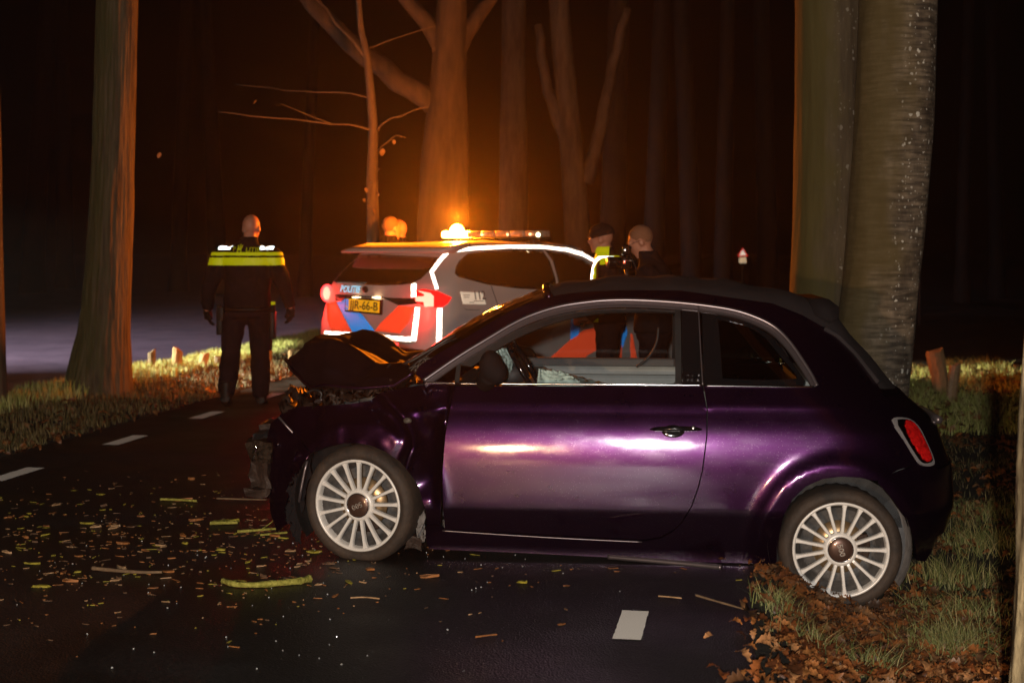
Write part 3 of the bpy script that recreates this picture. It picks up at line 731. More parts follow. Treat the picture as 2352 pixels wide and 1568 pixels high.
stick('lichen_branch', 'small yellow twig under the left edge of the bumper, right of the forked one', [(598, 1228), (640, 1224), (660, 1222)], .006, .005, MT['lichen'])
stick('lichen_branch', 'long yellow stick on the road left of the broken bumper', [(368, 1146), (410, 1147), (452, 1150)], .008, .007, MT['lichen'])
stick('lichen_branch', 'short straight yellow stick on the road, middle of the litter field', [(482, 1201), (515, 1200), (546, 1199)], .010, .009, MT['lichen'])
stick('stick', 'long brown stick lying on the near road at lower left', [(212, 1304), (270, 1310), (330, 1314), (372, 1313)], .010, .006, MT['twig'], 'stick')
stick('stick', 'thin brown stick on the road left of the bumper, far side of the litter', [(498, 1144), (560, 1146), (612, 1147)], .006, .004, MT['twig'], 'stick')
stick('stick', 'thin twig on the asphalt below the sill of the purple car', [(805, 1372), (838, 1370), (872, 1374)], .004, .003, MT['chip3'], 'stick')
stick('stick', 'forked reddish twig on the asphalt left of the near white dash', [(1092, 1462), (1120, 1458), (1142, 1456)], .004, .003, MT['chip1'], 'stick')
stick('stick', 'long thin twig on the asphalt running towards the leaves', [(1598, 1366), (1660, 1384), (1745, 1408)], .006, .003, MT['twig'], 'stick')
stick('stick', 'short straight twig on the asphalt right of the car sill reflection', [(1512, 1368), (1540, 1370), (1566, 1373)], .004, .003, MT['chip3'], 'stick')
stick('trim_strip', 'long silver trim strip lying on the road under the sill of the purple car', [(1396, 1278), (1500, 1287), (1600, 1296), (1657, 1302)], .011, .014, MT['dull_chrome'], 'trim', Z=.06, lump=.15)

# sawn posts
def post(label, x, y, Y, w, h, lean=0, tip=.0, m='wood', cat='post', grp=None):
    p = apt(x, y, Y); p.z = G(p.x, Y) - .05; r = random.Random(int(x))
    path = [p, p + Vector((lean * .5, 0, h * .5 + .05)), p + Vector((lean, 0, h + .05))]
    v, f = tube(path, [w * .95, w, w * 1.02], 9, True, .6, lambda i, k, an, q: 1 + .12 * nz(k * 1.3, i, x))
    v = [q + Vector((0, 0, tip * math.sin(q.x * 40) if q.z > p.z + h * .9 else 0)) for q in v]
    o = mk('wooden_post', v, f, MT[m], smooth=False); return tag(o, label, cat, grp)
pg = 'short sawn posts along the left verge'
post('grey pointed wooden post nearest the furrowed tree', 349, 870, 16.2, .045, .24, 0, .03, 'twig', grp=pg)
post('reddish brown broken post, second from the furrowed tree', 405, 868, 16.4, .06, .25, .02, .03, 'wood', grp=pg)
post('short leaning brown post, third from the furrowed tree', 462, 860, 16.8, .055, .19, .05, .02, 'wood', grp=pg)
post('low dark post close left of the walking officer', 503, 850, 17, .055, .14, .0, .02, 'twig', grp=pg)
post('broad pale post right of the walking officer', 616, 830, 17.6, .055, .28, -.01, .02, 'twig', grp=pg)
post('small yellow post near the tip of the crumpled bonnet', 668, 812, 18, .03, .2, .0, .02, 'wood', grp=pg)
post('broad brown split stump leaning left, behind the rear of the purple car', 2168, 880, 16.2, .10, .52, -.11, .03, 'wood', 'stump')
post('pale sawn stake leaning right beside the brown stump', 2182, 880, 15.6, .062, .44, .06, .02, 'chip3', 'stake')

# far traffic signs
def sign(label, x, y, Y, s, lower=True):
    c = apt(x, y, Y); r = thing('traffic_sign', label, 'traffic sign', (c.x, Y, 0))
    mk('pole', *tube([(c.x, Y + .04, G(c.x, Y) - .3), (c.x, Y + .04, c.z + s * .3)], .03, 10), MT['pole'], r)
    T = [(0, .62), (-.54, -.31), (.54, -.31)]
    def tri(k, dy): return [Vector((c.x + a * s * k, Y + dy, c.z + b * s * k + s * .35)) for a, b in T]
    mk('border', *( [*tri(1, 0), *tri(1, .02)], [(0, 1, 2), (5, 4, 3), (0, 3, 4, 1), (1, 4, 5, 2), (2, 5, 3, 0)]), MT['sign_red'], r, False)
    mk('face', tri(.62, -.006), [(0, 1, 2)], MT['sign_white'], r, False)
    if lower: mk('lower_plate', *box(c.x - s * .36, c.x + s * .36, Y - .01, Y + .01, c.z - s * .62, c.z - s * .05), MT['sign_yellow'], r, False)
MT['sign_red'] = retro('sign_red', (1, .05, .04), .5, .33, (.6, .02, .02)); MT['sign_white'] = retro('sign_white', (1, .95, .9), .6, .3, (.8, .8, .8)); MT['sign_yellow'] = retro('sign_cream', (1, .85, .6), .5, .33, (.8, .7, .5))
MT['pole'] = mat('dark_pole', (.05, .05, .05), .6)
sign('small far red and white triangular sign, pale plate below, left of the double tree', 1706, 590, 36, .26)
def sign2(label, x, y, Y):
    c = apt(x, y, Y); r = thing('traffic_sign', label, 'traffic sign', (c.x, Y, 0))
    mk('pole', *tube([(c.x, Y + .04, G(c.x, Y) - .3), (c.x, Y + .04, c.z + .1)], .03, 10), MT['pole'], r)
    mk('panel', *box(c.x - .045, c.x + .045, Y - .01, Y + .01, c.z - .22, c.z + .22), mat('faded_red_panel', (.35, .02, .02), .5), r, False)
sign2('narrow dim red reflector panel in the dark just right of the lichen spotted trunk', 2113, 542, 30)
# ------------------------------------------------------------------ the crashed purple car
# car frame: u forwards from the rear axle, w inwards from the near flank, z up
CU = Vector((-.9952, .1001, 0)); CN = Vector((.1001, .9952, 0)); CR = Vector((1.540, 6.665, 0)); CW = .815
def L(u, w, z): return CR + CU * u + CN * w + Vector((0, 0, z))
TILT = [(.10, -26), (.26, -24), (.285, -4.0), (.30, -3.0), (.45, .3), (.52, 3.5), (.574, 6.9), (.63, 11), (.69, 19), (.722, 23), (.740, 17), (.747, 8), (.751, 8), (.758, 20), (.772, 27), (.82, 28), (.87, 28), (.95, 26), (1.1, 27), (1.2, 33), (1.27, 42), (1.33, 58), (1.4, 70)]
_w0 = {}; acc = 0; z = .45; W0 = [(.45, 0)]
while z < 1.4: acc += math.tan(math.radians(interp(z, TILT))) * .004; z += .004; W0.append((z, acc))
acc = 0; z = .45; lo = []
while z > .05: acc -= math.tan(math.radians(interp(z, TILT))) * .004; z -= .004; lo.append((z, acc))
W0 = lo[::-1] + W0; _z0 = W0[0][0]
def w0(z):
    k = (z - _z0) / .004; i = int(max(0, min(len(W0) - 2, k))); fr = max(0, min(1, k - i)); return W0[i][1] * (1 - fr) + W0[i + 1][1] * fr
UR = [(.05, -.60), (.25, -.645), (.45, -.63), (.65, -.56), (.78, -.41), (1.0, -.22), (1.12, -.13), (1.23, -.07), (1.35, .1)]
def u_rear(z): return interp(z, UR)
PE = 2.5
def plan(t): t = max(0, min(.985, t)); return CW * (1 - (1 - t ** PE) ** (1 / PE))
def plan_t(w): q = max(0, min(1, 1 - w / CW)); return (1 - q ** PE) ** (1 / PE)
def RL(z): return interp(z, [(.3, .66), (.8, .62), (1.2, .8)])
# fold lines of the crumpled front wing, in (u, z)
def seg_d(p, a, b):
    ax, ay = a; bx, by = b; dx, dy = bx - ax, by - ay; t = max(0, min(1, ((p[0] - ax) * dx + (p[1] - ay) * dy) / (dx * dx + dy * dy)))
    qx, qy = ax + dx * t, ay + dy * t; d = math.hypot(p[0] - qx, p[1] - qy); s = (p[0] - ax) * dy - (p[1] - ay) * dx
    return d, (1 if s > 0 else -1)
FOLD = []
def crumple(u, z):
    if u < 1.83 or not FOLD: return 0
    best = min((seg_d((u, z), a, b) for a, b in zip(FOLD, FOLD[1:])), key=lambda q: q[0]); s = best[0] * best[1]
    fade = smoothstep((u - 1.83) / .05)
    v = 0
    if s > 0: v += .055 * smoothstep(s / .16) * smoothstep((z - .30) / .12)          # pushed in ahead of the fold
    v -= .020 * math.exp(-(s / .022) ** 2)                                # sharp ridge
    v += .014 * math.exp(-((s + .05) / .03) ** 2)
    v += .045 * math.exp(-((u - 1.885) / .028) ** 2) * smoothstep((.74 - z) / .08) * smoothstep((z - .25) / .1)   # dark crease beside the door
    v -= .018 * math.exp(-((z - .735 + .10 * (u - 1.95)) / .02) ** 2) * math.exp(-((u - 1.98) / .12) ** 2)
    v += .012 * nz(u * 7, z * 6, 3.3) + .006 * nz(u * 16, z * 15, 1)
    return v * fade
def W(u, z):
    base = w0(z)
    pr = plan((u_rear(z) + RL(z) - u) / RL(z)) if u < u_rear(z) + RL(z) else 0
    pf = plan((u - 1.78) / 1.27) if u > 1.78 else 0
    w = base + (pr + pf) * (1 - base / CW)
    # wheel arch flares
    for uc, zc, R in ((0.0, .135, .345), (2.29, .30, .335)):
        d = math.hypot(u - uc, z - zc); 
        if z > zc - .2: w -= .030 * math.exp(-((d - R - .015) / .055) ** 2 if d > R + .015 else -((d - R - .015) / .2) ** 2) * smoothstep((z - zc + .2) / .15)
    return w
def WX(u, z): return W(u, z) + crumple(u, z)
def T(x, y, wf=None, it=14, dw=0):
    """(u, z, w) where the ray through frame position x, y meets the flank"""
    t = (x - HX) / F; w = .05
    for _ in range(it):
        u = (1.540 + .1001 * w - t * (6.665 + .9952 * w)) / (.9952 + .1001 * t); Y = 6.665 + .1001 * u + .9952 * w; z = CAM_H - (y - HY) / F * Y
        w = w * .4 + .6 * ((W(u, z) if wf is None else wf(u, z)) + dw)
    return u, z, w
FOLD[:] = [T(x, y, wf=lambda u, z: .04)[:2] for x, y in [(868, 900), (902, 932), (935, 965), (953, 995), (957, 1022), (944, 1048), (938, 1070)]]
def Wc(u, z): return W(u, z)
def nrm_of(u, z, wf):
    e = .004; du = (wf(u + e, z) - wf(u - e, z)) / (2 * e); dz = (wf(u, z + e) - wf(u, z - e)) / (2 * e)
    return (CU * du - CN + Vector((0, 0, dz))).normalized()

CAR = thing('crashed_car', 'small purple hatchback with black soft top and crushed front, side on across the road', 'car', L(1.2, .8, 0))
def mirror_mesh(o, name=None):
    """the same panel on the far flank"""
    me = o.data.copy(); c = L(0, CW, 0); R = Matrix.Identity(4)
    n = CN.normalized(); 
    for i in range(3):
        for j in range(3): R[i][j] -= 2 * n[i] * n[j]
    M = Matrix.Translation(c) @ R @ Matrix.Translation(-c); me.transform(M); me.flip_normals()
    return link(name or o.name.split('.')[0], me, o.parent if o.parent else CAR)
def panel(name, px, m, parent=None, step=.028, inset=0, dw=0, thick=.016, wf=None, mirror=True, sm=0, rimstep=.012, normals=True):
    wf0 = wf or W
    pts = [T(x, y, wf0) for x, y in px]; poly = [Vector((p[0], p[1])) for p in pts]
    if sm: poly = smooth_poly(poly, sm)
    P = resample(poly, rimstep)
    vo, fo, eo = fill2d([(p.x, p.y) for p in P], step, rimstep)
    p3 = []; nn = []
    for v in vo: w = wf0(v.x, v.y); n = nrm_of(v.x, v.y, wf0); p3.append(L(v.x, w, v.y) - n * dw); nn.append(n)
    o = shell(name, p3, [tuple(f) for f in fo], nn, thick, m, parent or CAR, True, normals)
    if mirror: mirror_mesh(o)
    return o
def ribbon(name, px_a, px_b, m, parent=None, dw=.006, n=60, cols=3, mirror=True, wf=None, closed=False):
    """strip between two traced lines on the flank"""
    wf0 = wf or W
    def even(px):
        P = [Vector(T(x, y, wf0)[:2]) for x, y in px]; P = resample(smooth_poly(P, 2, False), .006, False)
        return [P[int(round(i * (len(P) - 1) / n))] for i in range(n + 1)]
    A_, B_ = even(px_a), even(px_b); p3 = []; nn = []; Fc = []
    for a, b in zip(A_, B_):
        for c in range(cols + 1):
            q = a.lerp(b, c / cols); nr = nrm_of(q.x, q.y, wf0); p3.append(L(q.x, wf0(q.x, q.y), q.y) - nr * dw); nn.append(nr)
    k = cols + 1
    for i in range(n):
        for c in range(cols): Fc.append((i * k + c, i * k + c + 1, (i + 1) * k + c + 1, (i + 1) * k + c))
    o = shell(name, p3, Fc, nn, .012, m, parent or CAR, True, True)
    if mirror: mirror_mesh(o)
    return o
def trim(name, px, r, m, parent=None, dw=-.002, mirror=True, flat=1, n=8, raw=False, closed=False):
    P = [Vector(T(x, y)[:2]) for x, y in px]; P = resample(smooth_poly(P, 2, False), .012, False)
    path = [L(p.x, W(p.x, p.y), p.y) - nrm_of(p.x, p.y, W) * dw for p in P]
    o = mk(name, *tube(path, r, n, True, flat), m, parent or CAR)
    if mirror: mirror_mesh(o)
    return o

DLO = [(973, 874.5), (1015, 846), (1056, 816.6), (1121, 778), (1175, 745), (1222, 723), (1282, 704), (1341, 695), (1386, 690.5), (1440, 689), (1507, 691.6), (1565, 696), (1625, 702.6), (1685, 712), (1729, 725.7), (1768, 743.5), (1792, 761.8), (1818, 791), (1842, 826.7), (1862, 858), (1872, 878)]
WAIST_R = [(1880, 884), (1874, 888.5), (1800, 888), (1700, 887), (1618, 886)]
DOOR_R = [(1617, 886), (1626, 940), (1625, 1000), (1615, 1080), (1605, 1120), (1590, 1162), (1566, 1201), (1545, 1221), (1518, 1236), (1482, 1242)]
SILL_T = [(1480, 1242), (1300, 1233), (1150, 1225), (1022, 1218)]
ARCH_R = [(2012, 1104), (1975, 1096), (1932, 1094), (1890, 1099), (1850, 1117), (1820, 1146), (1800, 1183), (1789, 1230), (1784, 1296)]
RAIL_OUT = [(955, 858), (962, 840), (1012, 808), (1074, 773), (1134, 736), (1175, 713), (1217, 695), (1262, 681), (1310, 673), (1371, 668), (1460, 666), (1564, 667), (1655, 680), (1774, 696.5), (1842, 723), (1893, 752), (1952, 803), (2011, 875), (2029, 907), (2050, 936), (2060, 954)]
side_px = RAIL_OUT + [(2052, 958), (2046, 966), (2056, 984), (2074, 1010), (2098, 1049), (2108, 1064), (2062, 1079)] + ARCH_R + [(1640, 1291), (1400, 1279), (1180, 1268), (985, 1260), (977, 1232), (979, 1206), (1010, 1207)] + SILL_T[::-1] + DOOR_R[::-1] + [(1617, 886)] + WAIST_R[::-1][1:] + DLO[::-1]
panel('body_side', side_px, MT['paint'])
door_px = [(1049, 886.5), (1200, 886.5), (1614, 888)] + [(x - 3, y) for x, y in DOOR_R[1:-3]] + [(1543, 1218), (1516, 1232), (1480, 1238.5), (1300, 1229.5), (1150, 1221.5), (1022, 1214), (1018, 1165), (1017, 1080), (1023, 1000), (1034, 940)]
near_door = panel('door', door_px, MT['paint'], step=.024)
fender_px = [(966, 884), (1044, 885), (1030, 938), (1019, 1000), (1013, 1080), (1013, 1165), (1012, 1203), (981, 1203), (978, 1170), (962, 1118), (930, 1072), (884, 1036), (850, 1022), (822, 1017), (785, 1018), (745, 1027), (716, 1040), (690, 1005), (662, 975), (641, 956), (652, 943), (690, 934), (740, 931), (800, 928), (850, 920), (866, 906), (885, 898), (915, 893)]
panel('front_wing', fender_px, MT['paint'], step=.016, mirror=True, wf=WX)
bump_px = [(640, 958), (662, 978), (690, 1009), (713, 1041), (700, 1056), (682, 1085), (668, 1110), (657, 1170), (655, 1205), (636, 1222), (620, 1170), (618, 1080), (612, 1010), (622, 972)]
panel('front_bumper', bump_px, MT['paint'], step=.03, mirror=False, wf=WX)
rb_px = [(2024, 1094), (2066, 1081), (2108, 1067), (2118, 1072), (2146, 1072), (2156, 1080), (2164, 1110), (2166, 1150), (2162, 1200), (2152, 1240), (2138, 1270), (2125, 1289), (2110, 1287), (2099, 1240), (2081, 1190), (2051, 1146), (2016, 1107)]
panel('rear_bumper', rb_px, MT['paint'], step=.03, dw=.001)
# trims
trim('window_trim', DLO[:1] + DLO[2:] + [(1876, 886)], .0085, MT['dull_chrome'], flat=1.2)
ribbon('window_trim', [(x, y + 2.5) for x, y in DLO], [(x + (4 if x < 1300 else (-5 if x > 1700 else 0)), y + 12) for x, y in DLO], MT['dull_chrome'], dw=.006)
trim('waist_trim', [(974, 879), (1048, 880.5)], .0055, MT['chrome'])
trim('waist_trim', [(1052, 881), (1300, 882.5), (1613, 885)], .0055, MT['chrome'])
trim('waist_trim', [(1619, 886), (1750, 888), (1872, 888.8)], .0055, MT['chrome'])
trim('sill_trim', [(1016, 1217), (1150, 1226), (1300, 1235), (1475, 1243)], .003, MT['dull_chrome'], dw=-.004)
# door window frame, pillar panel, quarter windows
dfo = [(1051, 834), (1121, 792), (1178, 758), (1225, 737), (1284, 717), (1343, 708), (1388, 704), (1440, 703), (1500, 705), (1560, 709)]
dfi = [(1082, 838), (1137, 800), (1190, 770), (1237, 749), (1292, 730), (1345, 719), (1390, 713), (1440, 711), (1500, 711), (1556, 713)]
ribbon('window_frame', dfo, dfi, MT['black'], dw=.020)
ribbon('window_frame', [(1550, 708), (1551, 790), (1551, 882)], [(1563, 709), (1565, 790), (1565, 882)], MT['black'], dw=.012, n=20)
pil = panel('pillar_panel', [(1566, 708), (1602, 711), (1606, 760), (1611, 882), (1567, 881)], MT['gloss_black'], dw=.010, mirror=True)
trim('pillar_seam', [(1604, 704), (1608, 780), (1614, 884)], .0035, MT['dull_chrome'], dw=.002)
ribbon('window_frame', [(1049, 830), (1046, 850), (1043, 876)], [(1058, 828), (1056, 850), (1054, 876)], MT['black'], dw=.012, n=8)
qo = [(1612, 716), (1660, 722), (1700, 732), (1728, 742), (1756, 757), (1778, 775), (1806, 808), (1830, 842), (1852, 874), (1851, 881)]
panel('quarter_window', [(1610, 714), (1628, 716)] + qo[1:] + [(1616, 881)], MT['dark_glass'], dw=.012, thick=.004)
qi_t = [(1653, 731), (1700, 741), (1745, 757), (1778, 786), (1812, 830), (1836, 861), (1834, 868), (1820, 874)]
ribbon('glass_border', [(1611, 716), (1660, 722), (1712, 735), (1764, 762), (1798, 800), (1832, 848), (1850, 875), (1846, 881)], [(1650, 732), (1680, 735), (1720, 747), (1757, 770), (1786, 806), (1816, 842), (1833, 862), (1832, 868)], MT['gloss_black'], dw=.009)
ribbon('glass_border', [(1613, 716), (1614, 800), (1617, 880)], [(1649, 728), (1655, 800), (1660, 868)], MT['gloss_black'], dw=.009, n=12)
ribbon('glass_border', [(1616, 881.5), (1750, 882.5), (1847, 882)], [(1640, 866), (1750, 872), (1834, 867)], MT['gloss_black'], dw=.0085, n=12)
panel('front_quarter_window', [(987, 873), (1044, 875), (1050, 834), (1022, 850)], MT['glass'], dw=.014, thick=.004, mirror=True)
far_glass = panel('door_window', [(1056, 845), (1137, 796), (1237, 745), (1345, 715), (1440, 709), (1552, 713), (1552, 884), (1056, 884)], MT['glass'], dw=.026, thick=.004, mirror=True)
bpy.data.objects.remove(far_glass)   # the near pane is wound down, the far one is up

# badge on the pillar
def face_M(x, y, lift=.012, tilt_u=0):
    u, z, w = T(x, y); n = nrm_of(u, z, W); up = Vector((0, 0, 1)); rt = up.cross(n).normalized(); up = n.cross(rt)
    p = L(u, w, z) + n * lift
    return Matrix(((rt.x, up.x, n.x, p.x), (rt.y, up.y, n.y, p.y), (rt.z, up.z, n.z, p.z), (0, 0, 0, 1))) @ Matrix.Rotation(tilt_u, 4, 'Z')
text('badge_letters', '500C', .042, face_M(1587, 865, -.004), MT['chrome'], pil, .002, 1.0, .0008)

# door handle with lock and cup
hd = sub('door_handle', CAR)
def flank_blob(pts, rad, m, name, dw=-.018, flat=1, n=12):
    P = [T(x, y) for x, y in pts]; P3 = [L(u, w, z) - nrm_of(u, z, W) * dw for u, z, w in P]
    return mk(name, *tube(resample(smooth_poly(P3, 1, False), .006, False) if len(P3) > 2 else P3, rad, n, True, flat), m, CAR)
def strap(name, x0, x1, y, r, m, dw=-.02, mid=0):
    pts = [(x0 + (x1 - x0) * i / 12, y) for i in range(13)]; P3 = []
    for i, (x, yy) in enumerate(pts):
        u, z, w = T(x, yy); k = math.sin(math.pi * i / 12) ** .5; P3.append(L(u, w, z) - nrm_of(u, z, W) * (dw * k))
    rr = [r * (.35 + .65 * math.sin(math.pi * i / 12) ** .35) for i in range(13)]
    return mk(name, *tube(P3, rr, 12), m, CAR)
bpy.data.objects.remove(hd)
h = strap('door_handle', 1494, 1611, 986, .0125, MT['paint'], -.03); h.data.materials[0] = MT['gloss_black']
def disc(name, x, y, ru, rz, m, parent, lift=.004, dome=.004, n=28):
    M = face_M(x, y, lift); V = [M @ Vector((0, 0, dome))]; Fc = []
    for j, k in enumerate((.5, .85, 1.0)):
        for i in range(n): a = 2 * math.pi * i / n; V.append(M @ Vector((math.cos(a) * ru * k, math.sin(a) * rz * k, dome * (1 - k ** 3) - (.006 if k == 1 else 0))))
    for i in range(n): i2 = (i + 1) % n; Fc.append((0, 1 + i, 1 + i2)); Fc.append((1 + i, 1 + n + i, 1 + n + i2, 1 + i2)); Fc.append((1 + n + i, 1 + 2 * n + i, 1 + 2 * n + i2, 1 + n + i2))
    return mk(name, V, Fc, m, parent)
disc('handle_cup', 1546, 990, .062, .034, MT['gloss_black'], h, .001, -.001)
disc('lock', 1592, 984, .009, .012, MT['steel'], h, .034, .003)
disc('side_repeater', 937, 967, .021, .015, MT['lampglass'], CAR, .016, .010)

# tail lamp
lamp_o = [(2047, 965), (2053, 959.5), (2075, 959.5), (2094, 965), (2111, 982), (2128, 1017), (2140, 1044), (2146, 1064), (2139, 1070), (2125, 1071), (2112, 1066), (2100, 1049), (2076, 1010)]
lens = [(2072, 970), (2092, 970.5), (2107, 990), (2119, 1012), (2133, 1044), (2134, 1055), (2120, 1060), (2103, 1034), (2083, 1002)]
tl = panel('tail_lamp', lamp_o, MT['lamp_ring'], dw=-.006, thick=.03, step=.015, sm=1)
panel('lamp_housing', [(2054, 966), (2076, 964), (2094, 969), (2109, 986), (2125, 1017), (2137, 1046), (2140, 1060), (2124, 1065), (2113, 1061), (2102, 1046), (2079, 1009)], MT['dark_glass'], tl, dw=-.009, thick=.004, mirror=False, sm=1, step=.015)
def lens_w(u, z): return W(u, z) - .004 * math.sin(z * 160)
panel('lens', lens, MT['tail_red'], tl, dw=-.016, thick=.01, mirror=False, sm=1, step=.008, wf=lens_w)

# rear end between the two lamps: hatch, rear bumper, soft top
def arc_w(w, z):  # u of the rear surface at distance w from the flank
    b = w0(z); ww = max(0, (w - b) / (1 - b / CW)); return u_rear(z) + RL(z) - RL(z) * plan_t(min(ww, CW))
def rear_rows(zs, wstart, n=26, inset=.006):
    V = []; Fc = []
    for z in zs:
        ws = wstart(z)
        for i in range(n + 1):
            s = i / n; w = ws + (2 * CW - 2 * ws) * s; wm = w if w <= CW else 2 * CW - w
            V.append(L(arc_w(wm, z) + inset, w, z))
    k = n + 1
    for r in range(len(zs) - 1):
        for i in range(n): Fc.append((r * k + i, r * k + i + 1, (r + 1) * k + i + 1, (r + 1) * k + i))
    return V, Fc
bl = rear_rows(spaced(.12, .46, .03) + [.46], lambda z: w0(z) + .115, inset=-.002); mk('rear_bumper', *bl, MT['paint'], CAR)
hat = mk('boot_lid', *rear_rows(spaced(.465, .80, .03) + [.80], lambda z: w0(z) + .09, inset=.004), MT['paint'], CAR)
strap_pts = [L(arc_w(CW, .66) - .01, w, .655) for w in (CW - .25, CW - .1, CW + .1, CW + .25)]
mk('boot_handle', *tube(strap_pts, .02, 10), MT['dull_chrome'], hat)
# the folded soft top: traced lower edge, roof crown and back
low = [(1258, 683), (1310, 673.5), (1371, 668.5), (1460, 666.5), (1564, 667.5), (1655, 680.5), (1774, 697), (1842, 723.5), (1893, 752.5), (1952, 803.5), (2011, 875.5), (2022, 893)]
top = [(1258, 659), (1312, 646), (1395, 636), (1460, 634.5), (1564, 636.5), (1655, 641), (1759, 661), (1863, 682), (1919, 716), (1985, 800), (2052, 874), (2062, 890)]
LOW = []; TOP = []
for (x, y), (x2, y2) in zip(low, top):
    LOW.append(T(x, y)); TOP.append(T(x2, y2, wf=lambda u, z: .62))
V = []; Fc = []; nw = 20
Ls = resample(smooth_poly([Vector(L(u, w, z)) for u, z, w in LOW], 2, False), .03, False); Ts0 = resample(smooth_poly([Vector(L(u, w, z)) for u, z, w in TOP], 2, False), .01, False)
rows = len(Ls)
Ts = [Ts0[int(i * (len(Ts0) - 1) / (rows - 1))] for i in range(rows)]
for i in range(rows):
    a = Ls[i]; c = Ts[i]; wa = (a - CR).dot(CN); wc = (c - CR).dot(CN)
    for k in range(nw * 2 + 1):
        s = k / nw; ss = s if s <= 1 else 2 - s
        w = wa + (CW - wa) * ss; q = 1 - (1 - ss) ** 2.6
        p = a.lerp(c, q); p = p + CN * (w - (p - CR).dot(CN))
        rib = .006 * math.sin(i * .9) * math.sin(min(1, ss * 2) * math.pi / 2) + .004 * nz(i * .3, k * .2)
        if s > 1: p = p + CN * (2 * (CW - w))
        V.append(p + Vector((0, 0, rib)))
kk = nw * 2 + 1
for i in range(rows - 1):
    for k in range(kk - 1): Fc.append((i * kk + k, i * kk + k + 1, (i + 1) * kk + k + 1, (i + 1) * kk + k))
st = mk('soft_top', V, Fc, MT['fabric'], CAR)
# spoiler corner with the high brake light
sp = [L(*[T(x, y, wf=lambda u, z: .55)[i] for i in (0, 2, 1)]) for x, y in [(1858, 686), (1900, 686), (1918, 702), (1916, 728), (1895, 738), (1866, 722)]]
V = []; 
for w in (-.17, 1.06 - .17 + .0): V += [p + CN * ((w if w < 0 else .66) + (.09 if p.z > sp[0].z - .03 else 0)) for p in sp]
mk('top_spoiler', V, [tuple(range(6)), tuple(range(6, 12))[::-1]] + [(i, i + 6, (i + 1) % 6 + 6, (i + 1) % 6) for i in range(6)], MT['matt_black'], CAR, True)
# rolled edge of the folded roof
mk('roof_hinge', *tube([L(*[T(x, y)[i] for i in (0, 2, 1)]) - CN * .01 for x, y in [(1893, 754), (1925, 772), (1965, 812), (2016, 878)]], .012, 8), MT['fabric'], CAR)

# windscreen between the two pillars, bowed forward
ws_e = [(958, 858), (1012, 811), (1074, 775), (1134, 738), (1175, 715), (1217, 697), (1262, 683)]
ws_t = [(915, 833), (1000, 777), (1066, 740), (1130, 708), (1165, 694), (1205, 677), (1250, 661)]
V = []; Fc = []; n = 24
E = resample([L(*[T(x, y)[i] for i in (0, 2, 1)]) for x, y in ws_e], .05, False); Tt0 = resample([L(*[T(x, y, wf=lambda u, z: .6)[i] for i in (0, 2, 1)]) for x, y in ws_t], .01, False)
for i, a in enumerate(E):
    c = Tt0[int(i * (len(Tt0) - 1) / (len(E) - 1))]; wa = (a - CR).dot(CN)
    for k in range(n * 2 + 1):
        s = k / n; ss = min(s, 2 - s); w = wa + (CW - wa) * ss; q = 1 - (1 - ss) ** 2.2; p = a.lerp(c, q); p = p + CN * (w - (p - CR).dot(CN))
        dent = .03 * math.exp(-((ss - .8) / .3) ** 2) * math.exp(-((i - 3) / 3) ** 2) + .008 * nz(i * .7, k * .4)
        p = p - Vector((0, 0, dent)) 
        if s > 1: p = p + CN * 2 * (CW - w)
        V.append(p)
kk = 2 * n + 1
for i in range(len(E) - 1):
    for k in range(kk - 1): Fc.append((i * kk + k, i * kk + k + 1, (i + 1) * kk + k + 1, (i + 1) * kk + k))
wsn = mk('windscreen', V, Fc, MT['shield'], CAR)
hdr = [V[(len(E) - 1) * kk + k] for k in range(kk)]
mk('roof_header', *tube(hdr, .022, 8), MT['paint'], CAR)
for x0, y0, x1, y1 in [(940, 862, 1010, 806), (930, 866, 1020, 790)]:
    pass
wip = [L(*[T(x, y, wf=lambda u, z: .35)[i] for i in (0, 2, 1)]) for x, y in [(905, 846), (950, 826), (1010, 790), (1045, 768)]]
mk('wiper', *tube(wip, .008, 6), MT['black'], CAR)

# crumpled bonnet
ST = [((950, 853, .10), (948, 832, .72)), ((905, 884, .10), (915, 828, .75)), ((862, 889, .10), (880, 815, .75)), ((820, 891, .10), (845, 798, .75)), ((782, 887, .11), (805, 781, .76)), ((745, 883, .12), (768, 766, .76)), ((712, 889, .16), (717, 771, .74)), ((694, 872, .22), (687, 791, .62)), ((672, 845, .3), (666, 806, .55)), ((654, 824, .42), (651, 818, .5))]
def LP(x, y, w): u, z, ww = T(x, y, wf=lambda a, b: w); return Vector((u, w, z))
V = []; Fc = []; nk = 28; rowsL = []
STp = [(LP(*a), LP(*b)) for a, b in ST]
for i in range(len(STp) - 1):
    for j in range(3 if i < len(STp) - 2 else 4):
        s = j / 3; rowsL.append((STp[i][0].lerp(STp[i + 1][0], s), STp[i][1].lerp(STp[i + 1][1], s)))
for i, (a, b) in enumerate(rowsL):
    for k in range(2 * nk + 1):
        s = k / nk; ss = min(s, 2 - s); q = ss ** .8
        p = a.lerp(b, q); bulge = .05 * math.sin(math.pi * ss) * smoothstep((ss) / .3)
        w = a.y + (CW - a.y) * ss
        z = a.z + (b.z - a.z) * min(1, ss * 2.6) ** .9 - .03 * max(0, ss - .38) + .010 * nz(i * .23, ss * 3, 4) + .06 * abs(nz(i * .10 + ss * .8, ss * 1.5, 9)) - .02
        if ss < .05: z = a.z
        if s > 1: w = 2 * CW - w
        V.append(L(p.x + .015 * nz(i * .4, k * .3, 7), w, z))
kk = 2 * nk + 1
for i in range(len(rowsL) - 1):
    for k in range(kk - 1): Fc.append((i * kk + k, i * kk + k + 1, (i + 1) * kk + k + 1, (i + 1) * kk + k))
